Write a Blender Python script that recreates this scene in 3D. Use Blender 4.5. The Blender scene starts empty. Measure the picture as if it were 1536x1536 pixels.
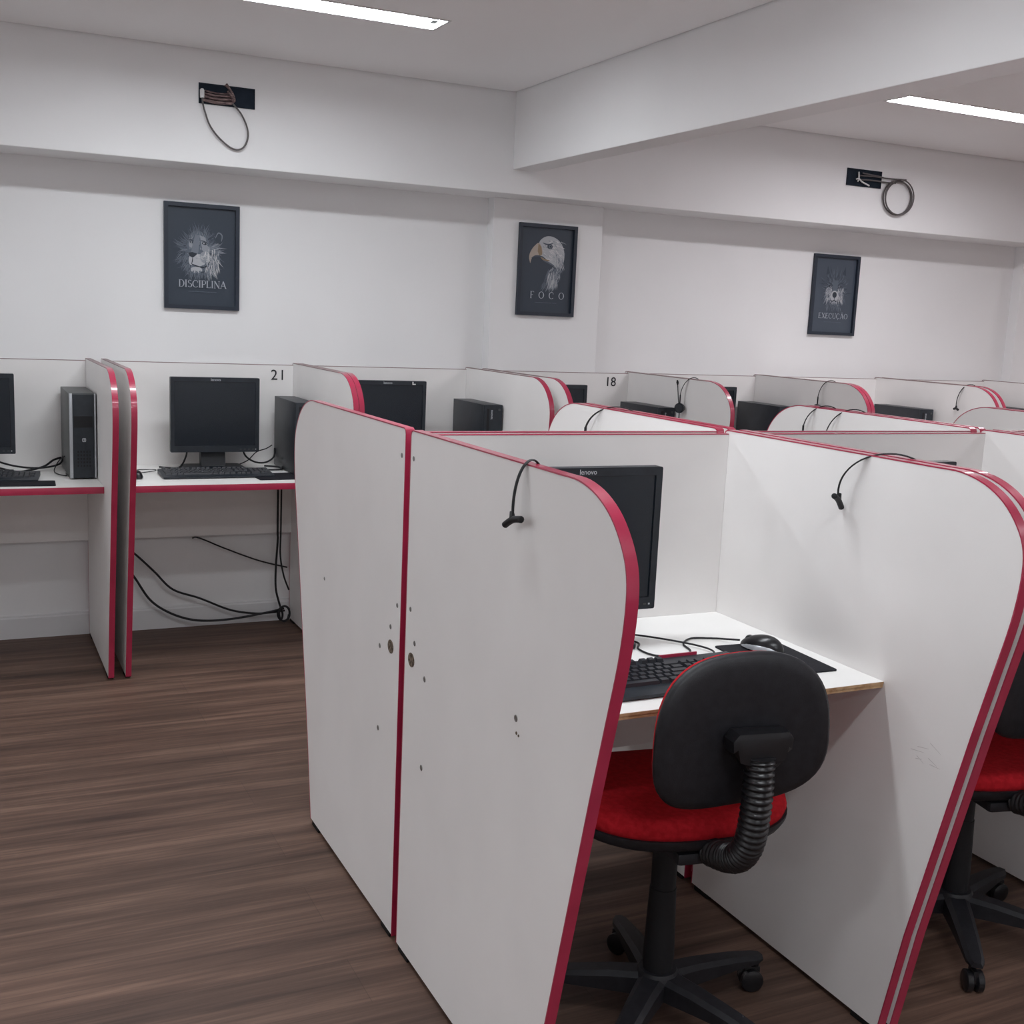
import bpy, bmesh, math, random
from mathutils import Vector, Matrix

scene = bpy.context.scene
col = scene.collection
PI = math.pi

# ------------------------------------------------------------------ camera
F_PX, YAW, PITCH, ROLL, EYE = 1746.5, 0.4513, 0.1651, 0.0450, 1.4538
cam_data = bpy.data.cameras.new('camera')
cam_data.sensor_width = 36.0
cam_data.lens = F_PX / 1536.0 * 36.0
cam_data.clip_start = 0.02
cam = bpy.data.objects.new('camera', cam_data)
col.objects.link(cam)
cy, sy, cp, sp = math.cos(YAW), math.sin(YAW), math.cos(PITCH), math.sin(PITCH)
fw = Vector((sy * cp, cy * cp, -sp))
rt = Vector((cy, -sy, 0.0))
up = rt.cross(fw)
r2 = rt * math.cos(ROLL) + up * math.sin(ROLL)
u2 = -rt * math.sin(ROLL) + up * math.cos(ROLL)
m = Matrix.Identity(4)
for i in range(3):
    m[i][0], m[i][1], m[i][2] = r2[i], u2[i], -fw[i]
m.translation = Vector((0, 0, EYE))
cam.matrix_world = m
scene.camera = cam

# ------------------------------------------------------------------ world, exposure, lights
world = bpy.data.worlds.new('world')
scene.world = world
world.use_nodes = True
world.node_tree.nodes['Background'].inputs[0].default_value = (0.8, 0.85, 1.0, 1)
world.node_tree.nodes['Background'].inputs[1].default_value = 0.02
scene.view_settings.view_transform = 'Standard'
scene.view_settings.look = 'None'
scene.view_settings.gamma = 1.0
scene.view_settings.use_curve_mapping = False
scene.view_settings.exposure = 0.0
scene.cycles.diffuse_bounces = 8
scene.cycles.max_bounces = 12
LAMP = 40.0                                   # strength of the fluorescent diffusers
LAMP_ROWS = (4.05, 2.25, 0.45, -1.35)
LAMP_COLS = ((-3.0, -1.75, (0.905, 0.955, 1.0)), (0.35, 1.60, (0.915, 0.96, 1.0)),
             (3.72, 4.97, (0.975, 0.96, 1.0)), (7.15, 8.40, (0.98, 0.955, 0.985)))

# ------------------------------------------------------------------ materials
def new_mat(name, color, rough=0.5, spec=0.5, metal=0.0, coat=0.0):
    mt = bpy.data.materials.new(name)
    mt.use_nodes = True
    b = mt.node_tree.nodes['Principled BSDF']
    b.inputs['Base Color'].default_value = (*color, 1)
    b.inputs['Roughness'].default_value = rough
    b.inputs['Specular IOR Level'].default_value = spec
    b.inputs['Metallic'].default_value = metal
    b.inputs['Coat Weight'].default_value = coat
    return mt

def srgb(r, g, b):
    f = lambda c: (c / 255.0) / 12.92 if c / 255.0 <= 0.04045 else ((c / 255.0 + 0.055) / 1.055) ** 2.4
    return (f(r), f(g), f(b))

def noisy(mt, c1, c2, scale=(8, 8, 8), detail=3, bump=0.0, bscale=200.0, lo=0.35, hi=0.65):
    nt = mt.node_tree
    b = nt.nodes['Principled BSDF']
    tc = nt.nodes.new('ShaderNodeTexCoord')
    mp = nt.nodes.new('ShaderNodeMapping')
    mp.inputs['Scale'].default_value = scale
    nt.links.new(tc.outputs['Object'], mp.inputs['Vector'])
    n = nt.nodes.new('ShaderNodeTexNoise')
    n.inputs['Detail'].default_value = detail
    n.inputs['Scale'].default_value = 1.0
    nt.links.new(mp.outputs[0], n.inputs['Vector'])
    rp = nt.nodes.new('ShaderNodeValToRGB')
    rp.color_ramp.elements[0].position = lo
    rp.color_ramp.elements[1].position = hi
    rp.color_ramp.elements[0].color = (*c1, 1)
    rp.color_ramp.elements[1].color = (*c2, 1)
    nt.links.new(n.outputs['Fac'], rp.inputs['Fac'])
    nt.links.new(rp.outputs['Color'], b.inputs['Base Color'])
    if bump:
        n2 = nt.nodes.new('ShaderNodeTexNoise')
        n2.inputs['Scale'].default_value = bscale
        n2.inputs['Detail'].default_value = 2
        nt.links.new(tc.outputs['Object'], n2.inputs['Vector'])
        bp = nt.nodes.new('ShaderNodeBump')
        bp.inputs['Strength'].default_value = bump
        bp.inputs['Distance'].default_value = 0.002
        nt.links.new(n2.outputs['Fac'], bp.inputs['Height'])
        nt.links.new(bp.outputs[0], b.inputs['Normal'])
    return mt

M = {}
M['wall'] = noisy(new_mat('wall_paint', (0.7, 0.7, 0.7), 0.75, 0.3), (0.81, 0.81, 0.815), (0.84, 0.84, 0.845), (1.5, 1.5, 1.5), 3, 0.06, 90)
M['ceiling'] = noisy(new_mat('ceiling_paint', (0.7, 0.7, 0.7), 0.85, 0.2), (0.91, 0.905, 0.91), (0.93, 0.925, 0.93), (1.2, 1.2, 1.2), 2, 0.03, 60)
M['base'] = new_mat('baseboard_paint', (0.72, 0.72, 0.73), 0.45, 0.4)
M['lam'] = noisy(new_mat('white_laminate', (0.7, 0.68, 0.66), 0.42, 0.4), (0.80, 0.78, 0.77), (0.84, 0.82, 0.81), (3, 3, 3), 3, 0.05, 400)
M['top'] = noisy(new_mat('desktop_laminate', (0.75, 0.75, 0.72), 0.38, 0.45), (0.84, 0.83, 0.81), (0.88, 0.87, 0.85), (4, 4, 4), 2, 0.04, 400)
M['red'] = noisy(new_mat('red_edge_tape', (0.4, 0.01, 0.04), 0.30, 0.5, 0, 0.45), (0.36, 0.018, 0.058), (0.41, 0.024, 0.070), (14, 14, 14), 2)
M['tape_top'] = noisy(new_mat('brown_tape', (0.2, 0.1, 0.1), 0.4, 0.5), (0.20, 0.12, 0.12), (0.26, 0.16, 0.16), (14, 14, 14), 2)
M['wood'] = noisy(new_mat('raw_board_edge', (0.4, 0.25, 0.13), 0.7, 0.2), (0.34, 0.20, 0.10), (0.50, 0.33, 0.19), (60, 60, 60), 3)
M['hole'] = noisy(new_mat('hole_fibre', (0.08, 0.06, 0.05), 0.9, 0.1), (0.06, 0.045, 0.035), (0.22, 0.17, 0.13), (150, 150, 150), 3)
M['black'] = noisy(new_mat('black_plastic', (0.012, 0.013, 0.016), 0.42, 0.5), (0.009, 0.013, 0.019), (0.014, 0.019, 0.027), (40, 40, 40), 2, 0.05, 900)
M['matt'] = new_mat('matt_black_plastic', (0.008, 0.008, 0.010), 0.6, 0.4)
M['case'] = noisy(new_mat('case_metal', (0.016, 0.019, 0.026), 0.4, 0.5), (0.014, 0.017, 0.023), (0.02, 0.024, 0.032), (20, 20, 20), 2)
M['casegrey'] = new_mat('grey_case_metal', (0.07, 0.075, 0.075), 0.45, 0.5, 0.2)
M['silver'] = new_mat('silver_plastic', (0.45, 0.47, 0.5), 0.35, 0.5, 0.5)
M['chrome'] = new_mat('screw_steel', (0.30, 0.29, 0.28), 0.35, 0.5, 0.8)
M['screen'] = new_mat('screen_glass', (0.007, 0.012, 0.019), 0.22, 0.5)
M['key'] = new_mat('keycap_plastic', (0.018, 0.020, 0.026), 0.4, 0.5)
M['ink'] = new_mat('black_sticker_ink', (0.03, 0.03, 0.035), 0.5, 0.3)
M['logo'] = new_mat('logo_print', (0.55, 0.57, 0.6), 0.5, 0.4)
M['cable'] = new_mat('cable_rubber', (0.012, 0.012, 0.015), 0.5, 0.4)
M['copper'] = noisy(new_mat('bundled_wire', (0.16, 0.08, 0.07), 0.5, 0.4), (0.05, 0.025, 0.03), (0.27, 0.19, 0.18), (40, 160, 300), 2)
M['greyw'] = new_mat('grey_conduit', (0.10, 0.09, 0.09), 0.45, 0.5)
M['white'] = new_mat('white_plastic', (0.7, 0.7, 0.7), 0.4, 0.5)
M['dark'] = noisy(new_mat('painted_recess_shade', (0.006, 0.009, 0.015), 0.8, 0.2), (0.010, 0.016, 0.026), (0.014, 0.022, 0.034), (25, 25, 25), 2)
M['frame'] = new_mat('poster_frame_black', (0.014, 0.022, 0.038), 0.4, 0.5)
M['fabric'] = noisy(new_mat('red_upholstery', (0.4, 0.01, 0.015), 0.85, 0.15), (0.37, 0.008, 0.014), (0.49, 0.013, 0.022), (90, 90, 90), 3, 0.25, 900)
M['shell'] = noisy(new_mat('black_chair_shell', (0.01, 0.01, 0.012), 0.5, 0.45), (0.008, 0.008, 0.011), (0.013, 0.013, 0.017), (60, 60, 60), 2, 0.15, 700)
M['gloss'] = new_mat('glossy_black_rubber', (0.01, 0.01, 0.012), 0.28, 0.5)
M['pad'] = noisy(new_mat('mouse_pad_foam', (0.014, 0.014, 0.018), 0.8, 0.2), (0.012, 0.012, 0.016), (0.018, 0.018, 0.023), (200, 200, 200), 2)
M['rubber'] = new_mat('black_foot_rubber', (0.01, 0.009, 0.009), 0.8, 0.2)
for i, g in enumerate((0.030, 0.050, 0.080, 0.125, 0.19, 0.29, 0.43, 0.60)):  # dark inks lifted and blued: the glass reflection is put into the colours
    M['g%d' % i] = new_mat('print_ink_%d' % i, (g * (0.70, .74, .78, .82, .87, .92, .96, 1.0)[i], g * 0.99, g * (1.42, 1.38, 1.32, 1.26, 1.18, 1.1, 1.05, 1.0)[i]), 0.35, 0.4)
M['beak'] = new_mat('print_ink_beak', (0.40, 0.34, 0.29), 0.35, 0.4)
M['beakd'] = new_mat('print_ink_beak_base', (0.26, 0.19, 0.12), 0.35, 0.4)
M['letter'] = new_mat('print_ink_lettering', (0.40, 0.43, 0.48), 0.4, 0.4)

def floor_material():
    mt = new_mat('wood_vinyl', (0.1, 0.06, 0.05), 0.55, 0.35)
    nt = mt.node_tree
    b = nt.nodes['Principled BSDF']
    tc = nt.nodes.new('ShaderNodeTexCoord')
    def noise(scale, detail, dist=0.0):
        mp = nt.nodes.new('ShaderNodeMapping'); mp.inputs['Scale'].default_value = scale
        nt.links.new(tc.outputs['Object'], mp.inputs['Vector'])
        n = nt.nodes.new('ShaderNodeTexNoise'); n.inputs['Scale'].default_value = 1.0
        n.inputs['Detail'].default_value = detail; n.inputs['Roughness'].default_value = 0.62
        n.inputs['Distortion'].default_value = dist
        nt.links.new(mp.outputs[0], n.inputs['Vector'])
        return n
    n1 = noise((1.1, 22, 1), 6, 0.5)
    n2 = noise((3.0, 95, 1), 4)
    n3 = noise((0.6, 5.0, 1), 2, 0.3)
    def math_(op, a, c):
        q = nt.nodes.new('ShaderNodeMath'); q.operation = op
        for k, v in enumerate((a, c)):
            if isinstance(v, (int, float)): q.inputs[k].default_value = v
            else: nt.links.new(v, q.inputs[k])
        return q.outputs[0]
    s = math_('ADD', math_('MULTIPLY', n1.outputs['Fac'], 0.5), math_('MULTIPLY', n2.outputs['Fac'], 0.25))
    s = math_('ADD', s, math_('MULTIPLY', n3.outputs['Fac'], 0.25))
    rp = nt.nodes.new('ShaderNodeValToRGB')
    cr = rp.color_ramp
    cr.elements[0].position = 0.34; cr.elements[0].color = (*srgb(56, 42, 37), 1)
    cr.elements[1].position = 0.66; cr.elements[1].color = (*srgb(128, 102, 88), 1)
    e = cr.elements.new(0.5); e.color = (*srgb(92, 71, 61), 1)
    nt.links.new(s, rp.inputs['Fac'])
    br = nt.nodes.new('ShaderNodeTexBrick')
    br.offset = 0.37
    br.inputs['Scale'].default_value = 1.0
    br.inputs['Brick Width'].default_value = 1.22
    br.inputs['Row Height'].default_value = 0.18
    br.inputs['Mortar Size'].default_value = 0.0012
    br.inputs['Mortar Smooth'].default_value = 0.6
    br.inputs['Color1'].default_value = (0.93, 0.93, 0.93, 1)
    br.inputs['Color2'].default_value = (1.06, 1.04, 1.03, 1)
    br.inputs['Mortar'].default_value = (0.72, 0.72, 0.72, 1)
    nt.links.new(tc.outputs['Object'], br.inputs['Vector'])
    mx = nt.nodes.new('ShaderNodeMix'); mx.data_type = 'RGBA'; mx.blend_type = 'MULTIPLY'
    mx.inputs[0].default_value = 1.0
    nt.links.new(rp.outputs['Color'], mx.inputs[6]); nt.links.new(br.outputs['Color'], mx.inputs[7])
    nt.links.new(mx.outputs[2], b.inputs['Base Color'])
    bp = nt.nodes.new('ShaderNodeBump'); bp.inputs['Strength'].default_value = 0.12; bp.inputs['Distance'].default_value = 0.002
    nt.links.new(n2.outputs['Fac'], bp.inputs['Height']); nt.links.new(bp.outputs[0], b.inputs['Normal'])
    return mt
M['floor'] = floor_material()

LAMP_MATS = []
for i, (_, _, c) in enumerate(LAMP_COLS):
    mt = bpy.data.materials.new('lit_diffuser_%d' % i); mt.use_nodes = True
    nt = mt.node_tree; nt.nodes.clear()
    out = nt.nodes.new('ShaderNodeOutputMaterial'); em = nt.nodes.new('ShaderNodeEmission')
    em.inputs[0].default_value = (*c, 1); em.inputs[1].default_value = LAMP
    nt.links.new(em.outputs[0], out.inputs[0])
    LAMP_MATS.append(mt)

# ------------------------------------------------------------------ mesh helpers
def sharp_smooth(me, ang=0.6):
    for p in me.polygons: p.use_smooth = True
    try: me.set_sharp_from_angle(angle=ang)
    except Exception: pass

def obj(name, bm, mat, parent=None, loc=None, smooth=True, ang=0.6):
    bmesh.ops.recalc_face_normals(bm, faces=bm.faces[:])
    me = bpy.data.meshes.new(name)
    bm.to_mesh(me); bm.free()
    for mt in (mat if isinstance(mat, (list, tuple)) else [mat]): me.materials.append(mt)
    if smooth: sharp_smooth(me, ang)
    o = bpy.data.objects.new(name, me)
    col.objects.link(o)
    if parent is not None: o.parent = parent
    if loc is not None: o.location = loc
    return o

def thing(name, label, cat, loc=(0, 0, 0), rotz=0.0, group=None):
    o = bpy.data.objects.new(name, None)
    col.objects.link(o)
    o.empty_display_size = 0.1
    o.location = loc; o.rotation_euler = (0, 0, rotz)
    o['label'] = label; o['category'] = cat
    if group: o['group'] = group
    return o

def tag(o, label, cat, group=None):
    o['label'] = label; o['category'] = cat
    if group: o['group'] = group
    return o

def struct(name, bm, mat, label=None, smooth=False):
    o = obj(name, bm, mat, smooth=smooth)
    o['kind'] = 'structure'
    if label: o['label'] = label
    return o

def dup(root, loc, rotz, label):
    r = root.copy(); col.objects.link(r)
    r.location = loc; r.rotation_euler = (0, 0, rotz); r['label'] = label
    for ch in list(root.children):
        c = ch.copy(); col.objects.link(c); c.parent = r
        for g in list(ch.children):
            q = g.copy(); col.objects.link(q); q.parent = c
    return r

def box(bm, x0, x1, y0, y1, z0, z1, bev=0.0, mi=0, mat4=None):
    vs = [bm.verts.new((x, y, z)) for x in (x0, x1) for y in (y0, y1) for z in (z0, z1)]
    fs = [bm.faces.new([vs[i] for i in f]) for f in
          ((0, 1, 3, 2), (4, 6, 7, 5), (0, 4, 5, 1), (2, 3, 7, 6), (0, 2, 6, 4), (1, 5, 7, 3))]
    for f in fs: f.material_index = mi
    if mat4 is not None: bmesh.ops.transform(bm, matrix=mat4, verts=vs)
    if bev:
        es = list({e for f in fs for e in f.edges})
        bmesh.ops.bevel(bm, geom=es, offset=bev, segments=2, affect='EDGES', profile=0.6)
    return bm

def bxo(name, x0, x1, y0, y1, z0, z1, mat, parent=None, bev=0.0, loc=None):
    return obj(name, box(bmesh.new(), x0, x1, y0, y1, z0, z1, bev), mat, parent, loc)

def smoothpath(pts, n=8, closed=False):
    pts = [Vector(p) for p in pts]
    out = []
    N = len(pts)
    rng = range(N if closed else N - 1)
    for i in rng:
        if closed: p0, p1, p2, p3 = pts[i - 1], pts[i], pts[(i + 1) % N], pts[(i + 2) % N]
        else: p0, p1, p2, p3 = pts[max(i - 1, 0)], pts[i], pts[i + 1], pts[min(i + 2, N - 1)]
        for k in range(n):
            t = k / n
            out.append(0.5 * ((2 * p1) + (p2 - p0) * t + (2 * p0 - 5 * p1 + 4 * p2 - p3) * t * t + (3 * p1 - p0 - 3 * p2 + p3) * t ** 3))
    if not closed: out.append(pts[-1])
    return out

def tube(bm, pts, rad, seg=8, closed=False, flat=None, mi=0):
    """round tube along pts; rad a number or one per point; flat=(a,b) gives an elliptical section"""
    pts = [Vector(p) for p in pts]
    n = len(pts)
    prev = None; rings = []
    for i, p in enumerate(pts):
        if closed: t = pts[(i + 1) % n] - pts[i - 1]
        else: t = pts[min(i + 1, n - 1)] - pts[max(i - 1, 0)]
        t = t.normalized() if t.length > 1e-9 else Vector((0, 0, 1))
        if prev is None:
            a = Vector((0, 1, 0)) if abs(t.y) < 0.9 else Vector((1, 0, 0))
            prev = (a - t * a.dot(t)).normalized()
        else:
            prev = (prev - t * prev.dot(t)).normalized()
        bn = t.cross(prev)
        r = rad[i] if isinstance(rad, (list, tuple)) else rad
        fa, fb = flat if flat else (1, 1)
        rings.append([bm.verts.new(p + prev * (math.cos(2 * PI * k / seg) * r * fa) + bn * (math.sin(2 * PI * k / seg) * r * fb)) for k in range(seg)])
    m_ = n if closed else n - 1
    for i in range(m_):
        A, B = rings[i], rings[(i + 1) % n]
        for k in range(seg):
            f = bm.faces.new((A[k], A[(k + 1) % seg], B[(k + 1) % seg], B[k])); f.material_index = mi
    if not closed:
        bm.faces.new(rings[0][::-1]).material_index = mi
        bm.faces.new(rings[-1]).material_index = mi
    return bm

def lathe(bm, prof, seg=24, mat4=None):
    """prof: (r, z) list turned around z"""
    vs_all = []; rings = []
    for r, z in prof:
        if r < 1e-6:
            v = bm.verts.new((0, 0, z)); rings.append([v]); vs_all.append(v)
        else:
            R = [bm.verts.new((r * math.cos(2 * PI * k / seg), r * math.sin(2 * PI * k / seg), z)) for k in range(seg)]
            rings.append(R); vs_all += R
    for A, B in zip(rings[:-1], rings[1:]):
        for k in range(seg):
            a, b, c, d = A[k % len(A)], A[(k + 1) % len(A)], B[(k + 1) % len(B)], B[k % len(B)]
            q = []
            for v in (a, b, c, d):
                if v not in q: q.append(v)
            if len(q) > 2: bm.faces.new(q)
    for R in (rings[0], rings[-1]):
        if len(R) > 2:
            try: bm.faces.new(R)
            except ValueError: pass
    if mat4 is not None: bmesh.ops.transform(bm, matrix=mat4, verts=vs_all)
    return bm

def prism(bm, poly, axis, a, b, bev=0.0):
    """closed polygon extruded along an axis; poly in the two other axes (cyclic order kept)"""
    def P(u, v, w):
        return {'x': (w, u, v), 'y': (u, w, v), 'z': (u, v, w)}[axis]
    A = [bm.verts.new(P(u, v, a)) for u, v in poly]
    B = [bm.verts.new(P(u, v, b)) for u, v in poly]
    n = len(poly)
    f0 = bm.faces.new(A); f1 = bm.faces.new(B[::-1])
    for i in range(n): bm.faces.new((A[i], B[i], B[(i + 1) % n], A[(i + 1) % n]))
    if bev:
        es = list(f0.edges) + list(f1.edges)
        bmesh.ops.bevel(bm, geom=es, offset=bev, segments=2, affect='EDGES', profile=0.6)
    return bm

def ring_strip(bm, outer, inner, axis, a, b, skip=()):
    """closed band between two polygons with the same number of points, extruded along axis"""
    def P(u, v, w):
        return {'x': (w, u, v), 'y': (u, w, v), 'z': (u, v, w)}[axis]
    L = [[bm.verts.new(P(u, v, w)) for u, v in pl] for pl, w in ((outer, a), (outer, b), (inner, b), (inner, a))]
    n = len(outer)
    for i in range(n):
        if i in skip: continue
        j = (i + 1) % n
        for k in range(4):
            A, B = L[k], L[(k + 1) % 4]
            bm.faces.new((A[i], A[j], B[j], B[i]))
    return bm

def roundrect(x0, x1, y0, y1, r, n=4):
    pts = []
    for cx_, cy_, a0 in ((x1 - r, y1 - r, 0), (x0 + r, y1 - r, PI / 2), (x0 + r, y0 + r, PI), (x1 - r, y0 + r, 1.5 * PI)):
        for k in range(n + 1):
            a = a0 + PI / 2 * k / n
            pts.append((cx_ + r * math.cos(a), cy_ + r * math.sin(a)))
    return pts

def text_obj(name, s, size, mat, parent, loc, rot, extrude=0.0004, align='CENTER', spacing=1.0):
    cu = bpy.data.curves.new(name, 'FONT')
    cu.body = s; cu.size = size; cu.extrude = extrude
    cu.align_x = align; cu.align_y = 'CENTER'; cu.space_character = spacing
    cu.resolution_u = 3
    cu.materials.append(mat)
    tmp = bpy.data.objects.new(name, cu)
    col.objects.link(tmp)
    bpy.context.view_layer.update()
    me = bpy.data.meshes.new_from_object(tmp.evaluated_get(bpy.context.evaluated_depsgraph_get()))
    bpy.data.objects.remove(tmp); bpy.data.curves.remove(cu)
    me.name = name
    o = bpy.data.objects.new(name, me)
    col.objects.link(o)
    o.parent = parent; o.location = loc; o.rotation_euler = rot
    return o

# ------------------------------------------------------------------ room
XL, XR, YF, YW = -3.4, 9.4, -2.6, 5.275
ZC = 2.463
YB, ZB = 5.0, 2.016                 # soffit beam along the back wall
BX0, BX1, ZM = 2.35, 2.475, 2.125   # cross beam
CY = 5.205                          # face of the columns
struct('floor', box(bmesh.new(), XL - .1, XR + .1, YF - .1, YW + .1, -0.05, 0.0), M['floor'], 'dark brown wood-look vinyl floor')
struct('wall_back', box(bmesh.new(), XL - .1, XR + .1, YW, YW + .12, 0, 2.6), M['wall'], 'white painted back wall')
struct('wall_left', box(bmesh.new(), XL - .12, XL, YF, YW, 0, 2.6), M['wall'])
struct('wall_right', box(bmesh.new(), XR, XR + .12, YF, YW, 0, 2.6), M['wall'])
struct('wall_front', box(bmesh.new(), XL - .1, XR + .1, YF - .12, YF, 0, 2.6), M['wall'])
struct('baseboard_back', prism(bmesh.new(), [(YW, 0), (YW - .014, 0), (YW - .014, .088), (YW - .009, .094), (YW - .009, .098), (YW - .004, .102), (YW, .102)], 'x', XL, XR),
       M['base'], 'white baseboard along the back wall')
struct('trim_1', box(bmesh.new(), XL, XR, YB, YW, ZB, 2.6, 0.004), M['wall'], 'deep boxed beam along the top of the back wall')
struct('trim_2', box(bmesh.new(), BX0, BX1, YF, YB, ZM, 2.6, 0.004), M['wall'], 'cross beam running from the back wall towards the viewer')
struct('trim_3', box(bmesh.new(), 2.355, 2.955, CY, YW, 0, ZB, 0.003), M['wall'], 'shallow column behind the eagle poster')
struct('trim_4', box(bmesh.new(), 5.90, 6.45, CY, YW, 0, ZB, 0.003), M['wall'], 'shallow column at the right end of the back wall')
struct('trim_5', box(bmesh.new(), 5.95, 6.08, YF, YB, ZM, 2.6, 0.004), M['wall'], 'second cross beam beyond the right edge')

FW = 0.15                            # ceiling light opening
def ceiling_mesh():
    bm = bmesh.new()
    g = 0.007
    bays = ((XL + g, BX0 - g), (BX1 + g, 5.95 - g), (6.08 + g, XR - g))
    for bx0, bx1 in bays:
        holes = [(x0, x1, y - FW / 2, y + FW / 2) for x0, x1, _ in LAMP_COLS if bx0 < x0 < bx1 for y in LAMP_ROWS]
        xs = sorted({bx0, bx1} | {h[0] for h in holes} | {h[1] for h in holes})
        ys = sorted({YF, YB - g} | {h[2] for h in holes} | {h[3] for h in holes})
        V = {}
        def v(x, y, z):
            k = (round(x, 5), round(y, 5), z)
            if k not in V: V[k] = bm.verts.new((x, y, z))
            return V[k]
        for i in range(len(xs) - 1):
            for j in range(len(ys) - 1):
                cx_, cy_ = (xs[i] + xs[i + 1]) / 2, (ys[j] + ys[j + 1]) / 2
                if any(h[0] < cx_ < h[1] and h[2] < cy_ < h[3] for h in holes): continue
                bm.faces.new((v(xs[i], ys[j], ZC), v(xs[i], ys[j + 1], ZC), v(xs[i + 1], ys[j + 1], ZC), v(xs[i + 1], ys[j], ZC)))
        e = [(bx0, YF), (bx1, YF), (bx1, YB - g), (bx0, YB - g)]
        for a, b in zip(e, e[1:] + e[:1]):
            bm.faces.new([bm.verts.new((*a, ZC)), bm.verts.new((*b, ZC)), bm.verts.new((*b, ZC + .02)), bm.verts.new((*a, ZC + .02))])
    box(bm, XL, XR, YF, YW, 2.56, 2.6)  # unseen slab added above the ceiling to bounce light into the gap
    return bm
cm = ceiling_mesh()
me = bpy.data.meshes.new('ceiling'); cm.to_mesh(me); cm.free(); me.materials.append(M['ceiling'])
co = bpy.data.objects.new('ceiling', me); col.objects.link(co); co['kind'] = 'structure'; co['label'] = 'white plaster ceiling with a shadow gap at the beams'

LIGHT_LABELS = {(1, 0): 'lit recessed fluorescent ceiling light at the top of the photo, left of the cross beam',
                (2, 0): 'lit recessed fluorescent ceiling light right of the cross beam'}
def ceiling_light(ci, ri):
    x0, x1, _ = LAMP_COLS[ci]; y = LAMP_ROWS[ri]
    rows = ('nearest the back wall', 'second row from the back wall', 'third row from the back wall', 'fourth row from the back wall')
    cols = ('over the far left aisle', 'over the left bay', 'right of the cross beam', 'over the far right bay')
    lab = LIGHT_LABELS.get((ci, ri), 'recessed ceiling light %s, %s' % (cols[ci], rows[ri]))
    t = thing('ceiling_light', lab, 'ceiling light', ((x0 + x1) / 2, y, ZC), 0, 'recessed fluorescent ceiling lights')
    hx, hy = (x1 - x0) / 2, FW / 2
    bm = bmesh.new()                                   # white tray, open below
    box(bm, -hx, -hx + .004, -hy, hy, 0, .06); box(bm, hx - .004, hx, -hy, hy, 0, .06)
    box(bm, -hx + .004, hx - .004, -hy, -hy + .004, 0, .06); box(bm, -hx + .004, hx - .004, hy - .004, hy, 0, .06)
    box(bm, -hx, hx, -hy, hy, .06, .064)
    obj('housing', bm, M['white'], t)
    bm = bmesh.new()
    ring_strip(bm, [(-hx - .006, -hy - .006), (hx + .006, -hy - .006), (hx + .006, hy + .006), (-hx - .006, hy + .006)],
               [(-hx + .004, -hy + .004), (hx - .004, -hy + .004), (hx - .004, hy - .004), (-hx + .004, hy - .004)], 'z', -.003, .0)
    obj('rim', bm, M['white'], t)
    bm = bmesh.new()
    a = 0.006
    vs = [bm.verts.new(p) for p in ((-hx + a, -hy + a, .014), (hx - a, -hy + a, .014), (hx - a, hy - a, .014), (-hx + a, hy - a, .014))]
    bm.faces.new(vs[::-1])
    me = bpy.data.meshes.new('diffuser'); bm.to_mesh(me); bm.free(); me.materials.append(LAMP_MATS[ci])
    o = bpy.data.objects.new('diffuser', me); col.objects.link(o); o.parent = t
    for sx in (-1, 1):
        bxo('end_bracket', sx * (hx - .028) - .012, sx * (hx - .028) + .010, -.020, .020, .004, .0135, M['casegrey'], t, .003)
for ci in range(4):
    for ri in range(4): ceiling_light(ci, ri)

# ------------------------------------------------------------------ cubicle booths
H = 1.207
TH = 0.02
def panel_profile():
    ctrl = [(0.69, 0.010), (0.737, 0.247), (0.790, 0.47), (0.847, 0.71), (0.885, 0.86), (0.907, 0.95), (0.918, 1.03), (0.915, 1.085), (0.896, 1.126), (0.860, 1.165), (0.812, 1.192), (0.755, 1.206), (0.70, H)]
    head = smoothpath([(s, z, 0) for s, z in ctrl[4:]], 4)
    pts = [(0.0, 0.010)] + [ctrl[0]] + ctrl[1:4] + [(p.x, p.y) for p in head]
    pts += [(0.012, H), (0.003, H - .004), (0.0, H - .013)]
    return pts
PROF = panel_profile()
def inset(poly, d):
    n = len(poly); out = []
    for i in range(n):
        p0, p1, p2 = (Vector(poly[(i + k) % n]) for k in (-1, 0, 1))
        e1 = (p1 - p0).normalized(); e2 = (p2 - p1).normalized()
        n1 = Vector((-e1.y, e1.x)); n2 = Vector((-e2.y, e2.x))
        b = (n1 + n2).normalized(); k = d / max(0.35, b.dot(n1))
        out.append((p1.x + b.x * k, p1.y + b.y * k))
    return out
PROF_IN = inset(PROF, 0.0028)
def panel_meshes():
    bm = prism(bmesh.new(), PROF_IN, 'x', -TH / 2, TH / 2)
    bmesh.ops.recalc_face_normals(bm, faces=bm.faces[:])
    a = bpy.data.meshes.new('side_panel'); bm.to_mesh(a); bm.free(); a.materials.append(M['lam']); sharp_smooth(a, 0.5)
    bm = ring_strip(bmesh.new(), PROF, PROF_IN, 'x', -TH / 2 - .0006, TH / 2 + .0006, (0,))
    bmesh.ops.recalc_face_normals(bm, faces=bm.faces[:])
    b = bpy.data.meshes.new('edge_tape'); bm.to_mesh(b); bm.free(); b.materials.append(M['red']); sharp_smooth(b, 0.5)
    bm = bmesh.new()
    box(bm, -TH / 2 - .001, TH / 2 + .001, -.03, .03, 0, .013, .002)
    bmesh.ops.recalc_face_normals(bm, faces=bm.faces[:])
    c = bpy.data.meshes.new('foot_glide'); bm.to_mesh(c); bm.free(); c.materials.append(M['rubber'])
    return a, b, c
PM = panel_meshes()
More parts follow.
